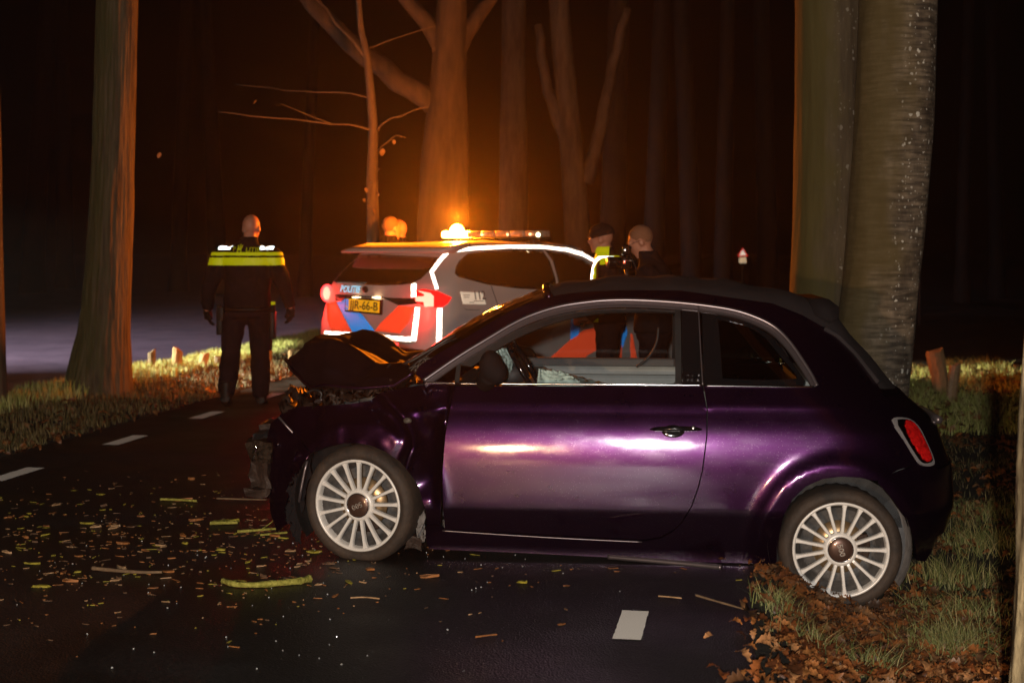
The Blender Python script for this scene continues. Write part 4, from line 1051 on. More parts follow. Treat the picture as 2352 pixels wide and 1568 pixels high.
bon = mk('bonnet', V, Fc, MT['bonnet'], CAR); edge_ = [V[i * kk] for i in range(len(rowsL))]; sd = bon.modifiers.new('s', 'SOLIDIFY'); sd.thickness = .012; sd.offset = -1
me = evaluated(bon); bon.modifiers.clear(); bon.data = me
mk('bonnet_highlight_rim', *tube(edge_, .006, 8), MT['paint'], bon)  # thin rim added along the near edge for a highlight
# inner frame of the bonnet and hinge glints
for q in ():
    mk('bonnet_brace', *tube([L(*[LP(*p)[i] for i in range(3)]) for p in q], .008, 8), MT['scrap'], CAR)

# engine bay wreckage
r9 = random.Random(33)
def sheet(name, corners, m, amp=.03, n=12, seed=0, parent=None):
    """crumpled sheet between four traced corners (x, y, w)"""
    c = [LP(*q) for q in corners]; V = []; Fc = []
    for i in range(n + 1):
        for j in range(n + 1):
            a = c[0].lerp(c[1], i / n).lerp(c[3].lerp(c[2], i / n), j / n)
            a = a + Vector((nz(i * .5, j * .5, seed) * amp, abs(nz(i * .6, j * .6, seed + 5)) * amp * 2.4, (abs(nz(i * .55, j * .5, seed + 9)) - .15) * amp * 2)); V.append(L(*a))
    for i in range(n):
        for j in range(n): Fc.append((i * (n + 1) + j, (i + 1) * (n + 1) + j, (i + 1) * (n + 1) + j + 1, i * (n + 1) + j + 1))
    return mk(name, V, Fc, m, parent or CAR)
sheet('inner_wing', [(715, 934, .10), (868, 905, .08), (880, 880, .45), (730, 880, .5)], MT['scrap'], .05, 22, 1)
sheet('inner_wing', [(745, 925, .09), (905, 893, .08), (900, 875, .3), (760, 890, .35)], MT['scrap'], .045, 20, 4)
sheet('slam_panel', [(640, 950, .18), (735, 925, .16), (740, 885, 1.3), (660, 900, 1.3)], MT['scrap'], .05, 18, 2)
sheet('radiator', [(600, 1130, .35), (612, 985, .35), (650, 960, 1.25), (640, 1150, 1.25)], MT['black'], .05, 16, 3)
sheet('cowl', [(905, 892, .10), (965, 878, .10), (968, 850, .9), (900, 850, .9)], MT['black'], .02, 10, 6)
mk('engine', *join(*[box(0, 1, 0, 1, 0, 1) for _ in range(0)], *[xf(box(-1, 1, -1, 1, -1, 1, .1), Matrix.Translation(L(u, w, z)) @ Matrix.Rotation(-.1, 4, 'Z') @ Matrix.Diagonal((a, b, c, 1))) for u, w, z, a, b, c in [(2.35, .85, .55, .25, .35, .22), (2.62, .8, .5, .12, .5, .2), (2.3, .5, .72, .08, .1, .06), (2.52, .55, .75, .05, .08, .05), (2.2, 1.0, .74, .1, .2, .05)]]), MT['black'], CAR)
for q in range(9):
    x = r9.uniform(720, 890); y = 925 - (x - 720) * .16 + r9.uniform(-26, -2); w = r9.uniform(.12, .3)
    p = [LP(x, y, w)]; 
    for _ in range(4): p.append(p[-1] + Vector((r9.uniform(-.05, .05), r9.uniform(-.03, .05), r9.uniform(-.02, .035))))
    mk('bent_bracket', *tube([L(*a) for a in smooth_poly(p, 2, False)], r9.uniform(.004, .009), 7), MT[r9.choice(['scrap', 'steel', 'black', 'dull_chrome'])], CAR)
# broken head lamp and grille pieces hanging out in front
def chunk(name, x0, x1, y0, y1, w_0, w_1, m, seed=0, parent=None):
    a = LP(x0, y1, w_0); b = LP(x1, y0, w_0); V, Fc = [], []
    n = 5; r = random.Random(seed)
    bm = bmesh.new(); bmesh.ops.create_cube(bm, size=1); bmesh.ops.subdivide_edges(bm, edges=bm.edges[:], cuts=4, use_grid_fill=True)
    for v in bm.verts:
        u = a.x + (b.x - a.x) * (v.co.x + .5); z = a.z + (b.z - a.z) * (v.co.z + .5); w = w_0 + (w_1 - w_0) * (v.co.y + .5)
        k = .028; v.co = L(u + k * nz(u * 14, z * 14, seed), w + k * 2 * nz(z * 12, u * 12, seed + 3), z + k * nz(w * 14, u * 13, seed + 7))
    me = bpy.data.meshes.new(name); bm.to_mesh(me); bm.free(); me.materials.append(m); return link(name, me, parent or CAR)
chunk('head_lamp', 570, 620, 1012, 1058, .18, .5, MT['lampbroken'], 1)
chunk('lamp_bracket', 573, 617, 1060, 1120, .2, .45, MT['scrap'], 2)
chunk('lamp_bracket', 578, 612, 992, 1008, .2, .6, MT['black'], 3)
chunk('bumper_bracket', 568, 616, 1122, 1142, .2, .9, MT['scrap'], 4)
chunk('bumper_beam', 596, 640, 975, 992, .3, 1.3, MT['scrap'], 5)
chunk('crash_beam', 575, 600, 1060, 1100, .3, 1.35, MT['black'], 6)
mk('chrome_ring', *tube([L(*LP(x, y, .17)) for x, y in [(575, 1030), (582, 1018), (588, 1025), (584, 1045), (580, 1058)]], .005, 8), MT['chrome'], CAR)
mk('wing_stay', *tube([L(*LP(x, y, .16)) for x, y in [(640, 957), (660, 980), (690, 1012), (716, 1040)]], .006, 8), MT['dull_chrome'], CAR)
sheet('torn_liner', [(655, 1195, .10), (664, 1110, .10), (705, 1060, .10), (690, 1250, .12)], MT['matt_black'], .02, 14, 11)
sheet('torn_liner', [(648, 1160, .2), (690, 1060, .15), (716, 1045, .1), (682, 1256, .2)], MT['matt_black'], .02, 14, 12)
mk('torn_strip', *tube([L(*LP(x, y, .07)) for x, y in [(706, 1058), (700, 1080), (692, 1120), (687, 1152)]], .007, 8), MT['dull_chrome'], CAR)
chunk('bent_paint_flap', 684, 712, 1030, 1052, .10, .13, MT['paint'], 8)
sheet('sill_liner', [(950, 1200, .07), (975, 1170, .06), (977, 1235, .07), (962, 1262, .1)], MT['liner'], .02, 10, 14)
chunk('hanging_mount', 930, 968, 1238, 1262, .08, .3, MT['scrap'], 9)

# underbody, floor and wheel housings
def slab(name, u0, u1, wa, wb, z0, z1, m, bev=.01, parent=None):
    b = box(-.5, .5, -.5, .5, -.5, .5); M = Matrix(((CU.x, CN.x, 0, 0), (CU.y, CN.y, 0, 0), (0, 0, 1, 0), (0, 0, 0, 1)))
    part = box(u0, u1, wa, wb, z0, z1, bev); return mk(name, [CR + M.to_3x3() @ v for v in part[0]], [f[::-1] for f in part[1]], m, parent or CAR, False)
slab('floor_pan', .36, 1.9, .08, 1.55, .14, .2, MT['black'])
slab('boot_floor', -.50, .36, .3, 1.33, .15, .45, MT['black'])
slab('front_floor', 1.9, 2.7, .34, 1.3, .16, .34, MT['black'])
slab('firewall', 1.86, 1.9, .24, 1.39, .2, .84, MT['cabin'])
def housing(uc, zc, R, mirror=True, wa=.035, wb=.30, m='liner', a0=-35, a1=215):
    V = []; Fc = []; n = 30
    for i in range(n + 1):
        a = math.radians(a0 + (a1 - a0) * i / n)
        for w in (wa, wb): V.append(L(uc + math.cos(a) * R, w, zc + math.sin(a) * R))
        V.append(L(uc + math.cos(a) * .06, wb, zc + math.sin(a) * .06))
    for i in range(n): Fc += [(3 * i, 3 * i + 1, 3 * i + 4, 3 * i + 3), (3 * i + 1, 3 * i + 2, 3 * i + 5, 3 * i + 4)]
    o = mk('wheel_housing', V, Fc, MT[m], CAR); 
    if mirror: mirror_mesh(o)
housing(0, .125, .335); housing(2.29, .30, .33, m='black')
sheet('mud_flap', [(1784, 1296, .03), (1784, 1200, .03), (1792, 1196, .2), (1790, 1300, .2)], MT['liner'], .004, 6, 20)

# wheels: frame origin at the hub, axis towards the viewer along -Y
def wheel(center, yaw, tilt=0, spin=0, parent=CAR, dirty=True, mirrored=False):
    M = Matrix.Translation(center) @ Matrix.Rotation(yaw, 4, 'Z') @ Matrix.Rotation(tilt, 4, 'X') @ Matrix.Rotation(spin, 4, 'Y')
    wh = sub('wheel', parent, None); wh.matrix_basis = Matrix.Translation(center)
    R = .288; rr = .2235
    prof = [(rr - .006, .02), (rr, -.002), (rr + .006, -.010), (rr + .018, -.016), (R - .035, -.018), (R - .016, -.010), (R - .005, .006), (R, .022), (R, .16), (R - .016, .19), (rr + .01, .20), (rr - .006, .18)]
    v, f = lathe(prof, 72)
    # tread grooves as real relief
    v2 = []
    for i, p in enumerate(v):
        k = i % 72; j = i // 72
        if 8 <= j <= 8 and k % 2: q = p.copy(); s = (R - .006) / R; q.x *= s; q.z *= s; v2.append(q)
        else: v2.append(p)
    mk('tyre', [M @ p for p in v2], f, MT['rubber'], wh)
    ring = lathe([(rr - .012, .16), (rr - .018, .05), (rr - .014, .004), (rr - .011, -.006), (rr - .004, -.011), (rr + .002, -.008), (rr + .001, .01)], 96)
    mk('rim_lip', [M @ p for p in ring[0]], ring[1], MT['alloy'], wh)
    barrel = lathe([(rr - .013, .012), (rr - .020, .055), (rr - .045, .10), (rr - .05, .17), (.02, .175)], 64)
    mk('rim_barrel', [M @ p for p in barrel[0]], barrel[1], MT['alloy_dark'], wh)
    sm_ = None
    for s in range(17):
        a = 2 * math.pi * s / 17
        # a spoke: slightly waisted bar with chamfered face
        V = []; st_ = [(.066, .0085, .006), (.085, .0075, .002), (.14, .0068, -.001), (.185, .0072, -.002), (.2035, .0095, -.002), (.2125, .013, -.002)]
        for r, hw, y in st_:
            V += [(r, y + .022, -hw * 1.25), (r, y + .006, -hw * 1.15), (r, y, -hw * .75), (r, y, hw * .75), (r, y + .006, hw * 1.15), (r, y + .022, hw * 1.25)]
        Fc = [tuple(range(6)), tuple(range(30, 36))[::-1]]
        for i in range(5):
            for k in range(6): k2 = (k + 1) % 6; Fc.append((i * 6 + k, (i + 1) * 6 + k, (i + 1) * 6 + k2, i * 6 + k2))
        if sm_ is None: sm_ = mesh_of('spoke', V, Fc, MT['alloy'], False)
        o = bpy.data.objects.new('spoke', sm_); C.objects.link(o); o.parent = wh; o.matrix_parent_inverse = WM(wh).inverted()
        o.matrix_basis = M @ Matrix.Rotation(a, 4, 'Y')
    hub = lathe([(.080, .03), (.080, .008), (.074, .0), (.066, -.003), (.062, -.003), (.060, .002)], 64)
    mk('hub_ring', [M @ p for p in hub[0]], hub[1], MT['alloy'], wh)
    ch = lathe([(.0605, .004), (.0600, -.004), (.0575, -.005), (.0555, -.002)], 64); mk('chrome_ring', [M @ p for p in ch[0]], ch[1], MT['chrome'], wh)
    cap = lathe([(.056, -.001), (.050, -.005), (.03, -.009), (.0, -.010)], 48); mk('hub_cap', [M @ p for p in cap[0]], cap[1], MT['cap'], wh)
    T2 = M @ Matrix.Rotation(math.pi / 2, 4, 'X') @ Matrix.Translation((0, 0, .0115)) @ Matrix.Rotation(math.radians(-74), 4, 'Z')
    text('emblem', '500', .036, T2, MT['emblem'], wh, .0015, 1.1, .0006)
    dk = lathe([(.125, .075), (.125, .068), (.07, .066), (.02, .05)], 48); mk('brake_disc', [M @ p for p in dk[0]], dk[1], MT['rust'], wh)
    cal = [xf(box(-.03, .03, .055, .11, .09, .145, .008), Matrix.Rotation(math.radians(ang), 4, 'Y')) for ang in (75, 90, 105)]
    mk('brake_caliper', [M @ Vector(p) for p in join(*cal)[0]], join(*cal)[1], MT['scrap'], wh)
    return wh
MT['cap'] = mat('hub_cap_bronze_black', (.10, .055, .04), .35, .5, coat=.6); MT['emblem'] = mat('emblem_silver', (.75, .68, .6), .25, .8)
def wc(x, y, w): u, z, _ = T(x, y, wf=lambda a, b: w); return L(u, w, z)
cy = math.atan2(CU.y, CU.x)     # car axis
yaw0 = math.atan2(CN.y, CN.x) - math.pi / 2
rear_c = wc(1931, 1262, .03); front_c = wc(822, 1160, .035)
wheel(rear_c, yaw0, math.radians(1), math.radians(0))
wheel(front_c, yaw0 - math.radians(13), math.radians(2.5), math.radians(75 + 6))
for c in (rear_c + CN * 1.57, front_c + CN * 1.55): wheel(c, yaw0 + math.pi, 0, .3)

# cabin
slab('far_door_sill', .75, 1.75, 1.44, 1.50, .74, .885, MT['cabin'])
slab('far_door_card', .72, 1.80, 1.40, 1.45, .60, .845, MT['ivory'], .02)
slab('far_door_card', .72, 1.80, 1.36, 1.40, .58, .80, MT['ivory'], .02)
slab('dashboard', 1.50, 1.90, .16, 1.47, .62, .80, MT['cabin'], .04)
slab('dashboard', 1.48, 1.60, .20, 1.43, .70, .84, MT['ivory'], .03)
# steering wheel seen edge on
def ringm(c, nrm, R, r, n=40, m=10):
    nrm = nrm.normalized(); a = nrm.orthogonal().normalized(); b = nrm.cross(a); return tube([c + a * (math.cos(2 * math.pi * i / n) * R) + b * (math.sin(2 * math.pi * i / n) * R) for i in range(n + 1)], r, m)
swc = L(*[LP(1206, 845, .42)[i] for i in range(3)]); sw = mk('steering_wheel', *ringm(swc, (CU * -.85 + Vector((0, 0, .52))), .185, .015), MT['gloss_black'], CAR)
mk('steering_hub', *tube([swc, swc + CU * .12 - Vector((0, 0, .07))], [.05, .07], 14), MT['cabin'], CAR)
def cloth(name, corners, m, amp, n, seed, sag=0):
    c = [LP(*q) for q in corners]; V = []; Fc = []
    for i in range(n + 1):
        for j in range(n + 1):
            a = c[0].lerp(c[1], i / n).lerp(c[3].lerp(c[2], i / n), j / n)
            f_ = nz(i * .35, j * .9, seed) + .6 * abs(nz(i * 1.1, j * 1.3, seed + 4)) + .3 * nz(i * 2.2, j * 2.0, seed + 2)
            V.append(L(*(a + Vector((f_ * amp * .5, f_ * amp, f_ * amp * .5 - sag * math.sin(math.pi * i / n) * math.sin(math.pi * j / n))))))
    for i in range(n):
        for j in range(n): Fc.append((i * (n + 1) + j, (i + 1) * (n + 1) + j, (i + 1) * (n + 1) + j + 1, i * (n + 1) + j + 1))
    o = mk(name, V, Fc, m, CAR); sd = o.modifiers.new('s', 'SOLIDIFY'); sd.thickness = .006; me = evaluated(o); o.modifiers.clear(); o.data = me; return o
cloth('airbag', [(1134, 792, .32), (1182, 808, .5), (1172, 850, .5), (1160, 870, .36)], MT['airbag'], .03, 26, 3)
cloth('airbag', [(1150, 838, .2), (1180, 820, .3), (1168, 868, .4), (1160, 873, .25)], MT['airbag'], .02, 16, 8)
cloth('airbag', [(1238, 846, .30), (1262, 851, .75), (1405, 887, .7), (1232, 890, .26)], MT['airbag'], .02, 26, 12)
cloth('airbag', [(1240, 848, .34), (1300, 856, .42), (1350, 888, .4), (1240, 892, .30)], MT['airbag'], .018, 20, 15)
# door mirror, near side
mp = [L(*LP(x, y, -.09)) for x, y in [(1108, 800), (1112, 815), (1115, 845), (1118, 872), (1112, 884)]]
def blob(parts, voxel, name, m, parent, sm=4):
    me = remeshed(name, join(*parts), voxel, m, sm); return link(name, me, parent)
def ell(c, a, b, d, R=None, n=16):
    V = []; Fc = []
    for i in range(n + 1):
        th = math.pi * i / n
        for k in range(n * 2): ph = math.pi * k / n; p = Vector((math.sin(th) * math.cos(ph) * a, math.sin(th) * math.sin(ph) * b, math.cos(th) * d)); V.append(Vector(c) + (R @ p if R else p))
    m2 = n * 2
    for i in range(n):
        for k in range(m2): k2 = (k + 1) % m2; Fc.append((i * m2 + k, (i + 1) * m2 + k, (i + 1) * m2 + k2, i * m2 + k2))
    return V, Fc
mc = L(*LP(1127, 840, -.07)); 
blob([ell(mc, .055, .085, .075), ell(mc + Vector((.03, 0, -.03)), .05, .08, .06), tube([mc - Vector((0, 0, .04)), L(*LP(1112, 880, .05))], [.055, .045], 12)], .009, 'door_mirror', MT['matt_black'], CAR)
blob([ell(L(*LP(1200, 822, 1.66)), .085, .09, .075)], .012, 'door_mirror', MT['gloss_black'], CAR)
# seats
def seat(u, w, rear=False):
    s = sub('seat', CAR, None)
    parts = [tube([L(u + .05, w, .34), L(u - .02, w, .5), L(u - .12, w, .74)], [.17, .18, .13], 14, True, .55)]
    me = remeshed('seat_back', join(*parts), .02, MT['cabin'], 6); link('seat_back', me, s)
    me = remeshed('headrest', ell(L(u - .17, w, .86), .055, .11, .075), .012, MT['cabin'], 3); link('headrest', me, s)
    me = remeshed('seat_cushion', join(tube([L(u + .05, w, .33), L(u + .45, w, .36)], [.19, .17], 14, True, .4)), .02, MT['cabin'], 6); link('seat_cushion', me, s)
seat(.78, .46); seat(.76, 1.16)
blob([tube([L(.66, .42, .7), L(.64, .46, .9)], [.06, .05], 10)], .012, 'seat_shoulder', MT['ivory'], CAR)
slab('rear_seat', -.12, .16, .3, 1.33, .45, .84, MT['ivory'], .04)
slab('parcel_shelf', -.10, .16, .26, 1.36, .80, .875, MT['ivory'], .03)
# belt and hanging bits in the far side of the window
mk('seat_belt', *tube([L(*q) for q in smooth_poly([LP(x, y, 1.2) for x, y in [(1512, 752), (1510, 785), (1490, 822), (1462, 842)]], 2, False)], .006, 6, True, 2.5), MT['cabin'], CAR)
# ------------------------------------------------------------------ police car, seen from its right rear corner
PC = Vector((-.70, 13.0, 0)); PD = Vector((.7071, .7071, 0)); PE_ = Vector((-.7071, .7071, 0)); PW = 1.885
def PL(a, b, z): return PC + PD * a + PE_ * b + Vector((0, 0, z))
pol = thing('police_car', 'white marked police car standing across the road behind the purple car, amber beacon flashing', 'police car', PL(2.2, .9, 0))
LV = [(.20, .16, 4.20, .10), (.27, .06, 4.34, .04), (.42, .02, 4.42, .01), (.60, .0, 4.44, 0), (.78, .015, 4.42, -.01), (.92, .05, 4.36, 0), (.985, .06, 4.20, .02), (1.03, .065, 3.75, .035), (1.07, .07, 3.35, .045), (1.16, .09, 3.20, .06), (1.20, .115, 3.12, .07), (1.30, .20, 2.92, .105), (1.40, .31, 2.70, .14), (1.47, .38, 2.52, .17), (1.52, .43, 2.38, .205), (1.555, .52, 2.25, .27), (1.575, .70, 2.10, .38), (1.585, 1.0, 1.9, .60)]
def pring(z, ar, af, ins, n=14):
    pts = []; rr, rf = (.26, .45) if z < 1.5 else (.24, .3)
    b0, b1 = ins, PW - ins
    def arc(ca, cb, r, s): return [(ca + math.cos(math.radians(s + 90 * i / n)) * r, cb + math.sin(math.radians(s + 90 * i / n)) * r) for i in range(n + 1)]
    def bow(b): return .05 * ((b - PW / 2) / (PW / 2)) ** 2
    rear = [(ar + bow(b0 + rr + (b1 - b0 - 2 * rr) * i / 12) - bow(b0 + rr), b0 + rr + (b1 - b0 - 2 * rr) * i / 12) for i in range(1, 12)]
    c1 = arc(ar + rr, b1 - rr, rr, 90)[::-1]; c2 = arc(af - rf, b1 - rf, rf, 0)[::-1]; c3 = arc(af - rf, b0 + rf, rf, 270)[::-1]; c4 = arc(ar + rr, b0 + rr, rr, 180)[::-1]
    sl = [(ar + rr + (af - rf - ar - rr) * i / 20, b1) for i in range(1, 20)]; sr = [(af - rf - (af - rf - ar - rr) * i / 20, b0) for i in range(1, 20)]
    fr = [(af, b1 - rf - (b1 - b0 - 2 * rf) * i / 8) for i in range(1, 8)]
    return [PL(a, b, z) for a, b in rear + c1 + sl + c2 + fr + c3 + sr + c4]
def lvl(z): 
    return [interp(z, [(q[0], q[k]) for q in LV]) for k in (1, 2, 3)]
V = []; zs = sorted(set([q[0] for q in LV] + spaced(.25, 1.5, .05)))
rings = [pring(z, *lvl(z)) for z in zs]; N = len(rings[0])
for r in rings: V += r
Fc = [(i * N + k, i * N + (k + 1) % N, (i + 1) * N + (k + 1) % N, (i + 1) * N + k) for i in range(len(rings) - 1) for k in range(N)]
top = len(V); V.append(PL(1.45, .9, 1.60)); Fc += [((len(rings) - 1) * N + k, (len(rings) - 1) * N + (k + 1) % N, top) for k in range(N)]
bm = bmesh.new(); vs = [bm.verts.new(v) for v in V]
for f in Fc: bm.faces.new([vs[i] for i in f])
bmesh.ops.recalc_face_normals(bm, faces=bm.faces); pm = bpy.data.meshes.new('body'); bm.to_mesh(pm); pm.materials.append(MT['pwhite']); pm.polygons.foreach_set('use_smooth', [True] * len(pm.polygons))
pbody = link('body', pm, pol); pbvh = BVHTree.FromBMesh(bm); bm.free()
CAMP = Vector((0, 0, CAM_H))
def hit(x, y, bvh): d = Vector(((x - HX) / F, 1, -(y - HY) / F)).normalized(); return bvh.ray_cast(CAMP, d)
def decal(name, px, m, parent=None, lift=.006, step=7, bvh=None, thick=.012, sm=0):
    P = [Vector(p) for p in px]
    if sm: P = smooth_poly(P, sm)
    vo, fo, eo = fill2d([(p.x, p.y) for p in P], step, step * .6)
    p3 = []; nn = []; ok = []
    cen = sum(P, Vector((0, 0))) / len(P)
    for v in vo:
        h = hit(v.x, v.y, bvh or pbvh)
        for q in range(2, 30, 4):
            if h[0] is not None: break
            w_ = Vector((v.x, v.y)).lerp(cen, q / 40); h = hit(w_.x, w_.y, bvh or pbvh)
        ok.append(h[0] is not None)
        if h[0] is None: p3.append(Vector((0, 0, 0))); nn.append(Vector((0, 0, 1)))
        else: p3.append(h[0] + h[1] * lift); nn.append(h[1].copy())
    tr = [tuple(f) for f in fo if all(ok[i] for i in f)]
    return shell(name, p3, tr, nn, thick, m, parent or pol)
def tape(name, pts, w, m, parent=None, lift=.011):
    """band of constant width in the frame, laid on the body"""
    P = resample([Vector(p) for p in pts], 4, False); p3 = []; nn = []; Fc = []
    for i, p in enumerate(P):
        t = (P[min(i + 1, len(P) - 1)] - P[max(i - 1, 0)]).normalized(); q = Vector((-t.y, t.x)) * (w / 2)
        for s in (-1, 1):
            h = hit(p.x + q.x * s, p.y + q.y * s, pbvh)
            if h[0] is None: h = hit(p.x, p.y, pbvh)
            if h[0] is None and not p3: h = next(q for q in (hit(p.x + e, p.y, pbvh) for e in range(1, 60)) if q[0] is not None)
            if h[0] is None: p3.append(p3[-1].copy()); nn.append(nn[-1].copy()); continue
            p3.append(h[0] + h[1] * lift); nn.append(h[1].copy())
    for i in range(len(P) - 1): Fc.append((2 * i, 2 * i + 1, 2 * i + 3, 2 * i + 2))
    return shell(name, p3, Fc, nn, .006, m, parent or pol)
decal('rear_window', [(768, 645), (778, 620), (797, 600), (826, 586), (860, 584), (909, 587), (960, 589), (1006, 592), (990, 618), (966, 641), (945, 651), (921, 654.5), (880, 655.5), (839, 654.5), (800, 651), (772, 650)], MT['pglass'], step=8)
decal('side_window', [(1044, 628), (1047, 612), (1055, 599), (1073, 583.6), (1120, 577), (1180, 573), (1244, 574), (1262, 600), (1275, 640), (1278, 669), (1250, 666), (1190, 663), (1120, 654), (1052, 636)], MT['pglass'], step=9)
decal('side_window', [(1252, 575), (1300, 583), (1340, 597), (1372, 618), (1400, 642), (1400, 680), (1284, 669), (1281, 640), (1270, 600)], MT['pglass'], step=9)
tape('reflective_tape', [(1004, 664), (998, 645), (992, 625), (1012, 598), (1031, 578), (1085, 571.5), (1167, 567), (1249, 567.5), (1300, 574), (1340, 585.5), (1368, 601)], 7.5, MT['retro_white'])
tape('reflective_tape', [(960, 706), (956, 745), (951, 783)], 11, MT['retro_white'])
tape('reflective_tape', [(746, 765.5), (800, 768), (860, 773), (910, 777.5), (948, 779)], 11, MT['retro_white'], lift=.013)
tape('reflective_tape', [(1010, 708), (1009, 745), (1008, 800)], 11.5, MT['retro_white'])
tape('reflective_tape', [(951.5, 652), (951.5, 682)], 11, MT['retro_white'])
# coloured foil on the tailgate and on the flank
decal('striping', [(752, 697), (773, 692), (786, 720), (808, 762), (762, 759), (753, 735)], MT['retro_red'], lift=.008)
decal('striping', [(774, 694), (786, 692), (796, 684), (803, 683), (800, 700), (800, 712), (830, 720), (864, 764), (810, 761.5), (788, 720)], MT['retro_blue'], lift=.008)
decal('striping', [(917, 702), (953, 705.5), (940, 738), (918, 766), (862, 760), (875, 742), (892, 726)], MT['retro_red'], lift=.008)
decal('striping', [(1240, 842), (1310, 780), (1340, 758), (1395, 745), (1392, 790), (1350, 815), (1318, 842)], MT['retro_red'], lift=.008)
decal('striping', [(1311, 722), (1332, 722), (1334, 745), (1326, 769), (1310, 779)], MT['retro_blue'], lift=.011)
decal('striping', [(1425, 775), (1436, 742), (1440, 765), (1428, 800)], MT['retro_blue'], lift=.011)
decal('striping', [(1418, 812), (1428, 790), (1427, 826), (1420, 832)], MT['retro_red'], lift=.008)
decal('striping', [(1448, 765), (1452, 768), (1463, 828), (1450, 834), (1447, 800)], MT['retro_red'], lift=.008)
decal('striping', [(1200, 830), (1225, 842), (1330, 760), (1332, 745)][:0] or [(1340, 725), (1420, 715), (1440, 740), (1395, 742)], MT['retro_blue'], lift=.008)
# rear panel black strip, lamps, plate
decal('light_bar_strip', [(770, 676), (800, 677), (900, 684), (962, 686), (962, 697), (915, 701), (880, 684), (800, 682), (790, 690), (771, 691)], MT['black'], lift=.005)
tlr = decal('tail_lamp', [(958, 667), (975, 664), (1007, 670), (1036, 684), (1028, 697), (1013, 708), (985, 706), (960, 695)], MT['tail_red_dim'], lift=.016, step=6)
decal('tail_lamp_light', [(962, 668), (990, 674), (997, 681), (997, 705), (977, 705), (976, 694), (958, 692), (958, 682), (977, 681), (977, 677)], MT['lit_red_core'], tlr, lift=.022, step=5)
hL = next(h for h in (hit(x_, 673, pbvh) for x_ in range(756, 800)) if h[0] is not None)
tll = mk('tail_lamp', *ell(hL[0] - Vector((.02, 0, 0)), .065, .05, .088, None, 12), MT['lit_red'], pol)
mk('tail_lamp_light', *ell(hL[0] + Vector((-.02, -.045, 0)), .035, .022, .066, None, 10), MT['lit_red_core'], tll)
decal('glowing_reflector', [(871, 785), (915, 789), (912, 795), (876, 790)], MT['lit_red'], lift=.01, step=5)  # reflector given a glow of its own, it is no lamp
bmp = decal('lower_bumper', [(742, 786), (860, 792), (1000, 806), (1008, 840), (1005, 885), (770, 880), (750, 840)], MT['black'], lift=.01, step=14)
# plate
plc = hit(838, 702, pbvh); pn = plc[1].copy(); pn.z *= .3; pn.normalize(); up = Vector((0, 0, 1)); rt = up.cross(pn).normalized(); up = pn.cross(rt)
PM = Matrix(((rt.x, up.x, pn.x, 0), (rt.y, up.y, pn.y, 0), (rt.z, up.z, pn.z, 0), (0, 0, 0, 1))); PM = Matrix.Translation(plc[0] + pn * .03) @ PM @ Matrix.Rotation(math.radians(-1.5), 4, 'Z')
hld = mk('plate_surround', [PM @ Vector(v) for v in box(-.285, .285, -.075, .075, -.03, -.004, .01)[0]], box(-.285, .285, -.075, .075, -.03, -.004, .01)[1], MT['gloss_black'], pol, False)
plt = mk('number_plate', [PM @ Vector(v) for v in box(-.26, .26, -.056, .056, -.004, .004, .002)[0]], box(-.26, .26, -.056, .056, -.004, .004, .002)[1], MT['retro_yellow'], pol, False)
mk('country_strip', [PM @ Vector(v) for v in box(-.258, -.215, -.053, .053, .004, .0055)[0]], box(-.258, -.215, -.053, .053, .004, .0055)[1], MT['retro_blue'], plt, False)
pl_ = text('plate_letters', 'JJR-66-B', .118, PM @ Matrix.Translation((.024, -.002, .0055)), MT['ink'], plt, .001, .90, .001)
I_ = PM.inverted(); xs = [(I_ @ v.co).x for v in pl_.data.vertices]; a_, b_ = min(xs), max(xs)
for v in pl_.data.vertices: q = I_ @ v.co; q.x = -.198 + (q.x - a_) / (b_ - a_) * .44; v.co = PM @ q
text('country_letters', 'NL', .034, PM @ Matrix.Translation((-.236, -.025, .0065)), MT['retro_yellow'], plt, .0005, .8)
for x in (822, 868):
    h = hit(x, 683, pbvh); mk('plate_lamp', *ell(h[0] + h[1] * .012, .05, .05, .008, None, 8), MT['lit_plate'], pol)
# tailgate lettering
def surface_text(name, body, x, y, size, m, bvh, parent, sx=1, bold=.001, lift=.008, ext=.001, rot=0):
    c = hit(x, y, bvh); n_ = c[1].copy(); up = Vector((0, 0, 1)); rt = up.cross(n_).normalized(); up = n_.cross(rt)
    M = Matrix(((rt.x, up.x, n_.x, c[0].x), (rt.y, up.y, n_.y, c[0].y), (rt.z, up.z, n_.z, c[0].z), (0, 0, 0, 1))) @ Matrix.Rotation(rot, 4, 'Z') @ Matrix.Translation((0, 0, lift))
    o = text(name, body, size, M, m, parent, ext, sx, bold)
    for v in o.data.vertices:
        d = -n_; h = bvh.ray_cast(v.co + n_ * .1, d)
        if h[0] is not None: off = (v.co - c[0]).dot(n_) - lift; v.co = h[0] + n_ * (lift + max(0, off) + .001)
    return o
surface_text('lettering', 'POLITIE', 806, 665, .095, MT['retro_lblue'], pbvh, pol, 1.0, .003)
decal('maker_badge', [(840 + 6 * math.cos(a * .523), 665 + 7.5 * math.sin(a * .523)) for a in range(12)], MT['ink'], lift=.012, step=4)
stk = decal('sticker', [(1056.5, 670), (1108, 672), (1116, 699), (1063, 698)], MT['sticker'], lift=.007)
MT['sticker_print'] = mat('grey_print', (.16, .13, .12), .6)
surface_text('sticker_number', '112', 1099, 680, .115, MT['sticker_print'], pbvh, stk, .95, .002, .012)
for k, (x, y, w) in enumerate([(1070, 678, 14), (1070, 683, 12), (1098, 692, 22), (1082, 695, 10)]): decal('sticker_line', [(x - w / 2, y - .8), (x + w / 2, y - .5), (x + w / 2, y + .8), (x - w / 2, y + .5)], MT['sticker_print'], stk, lift=.012, step=4)
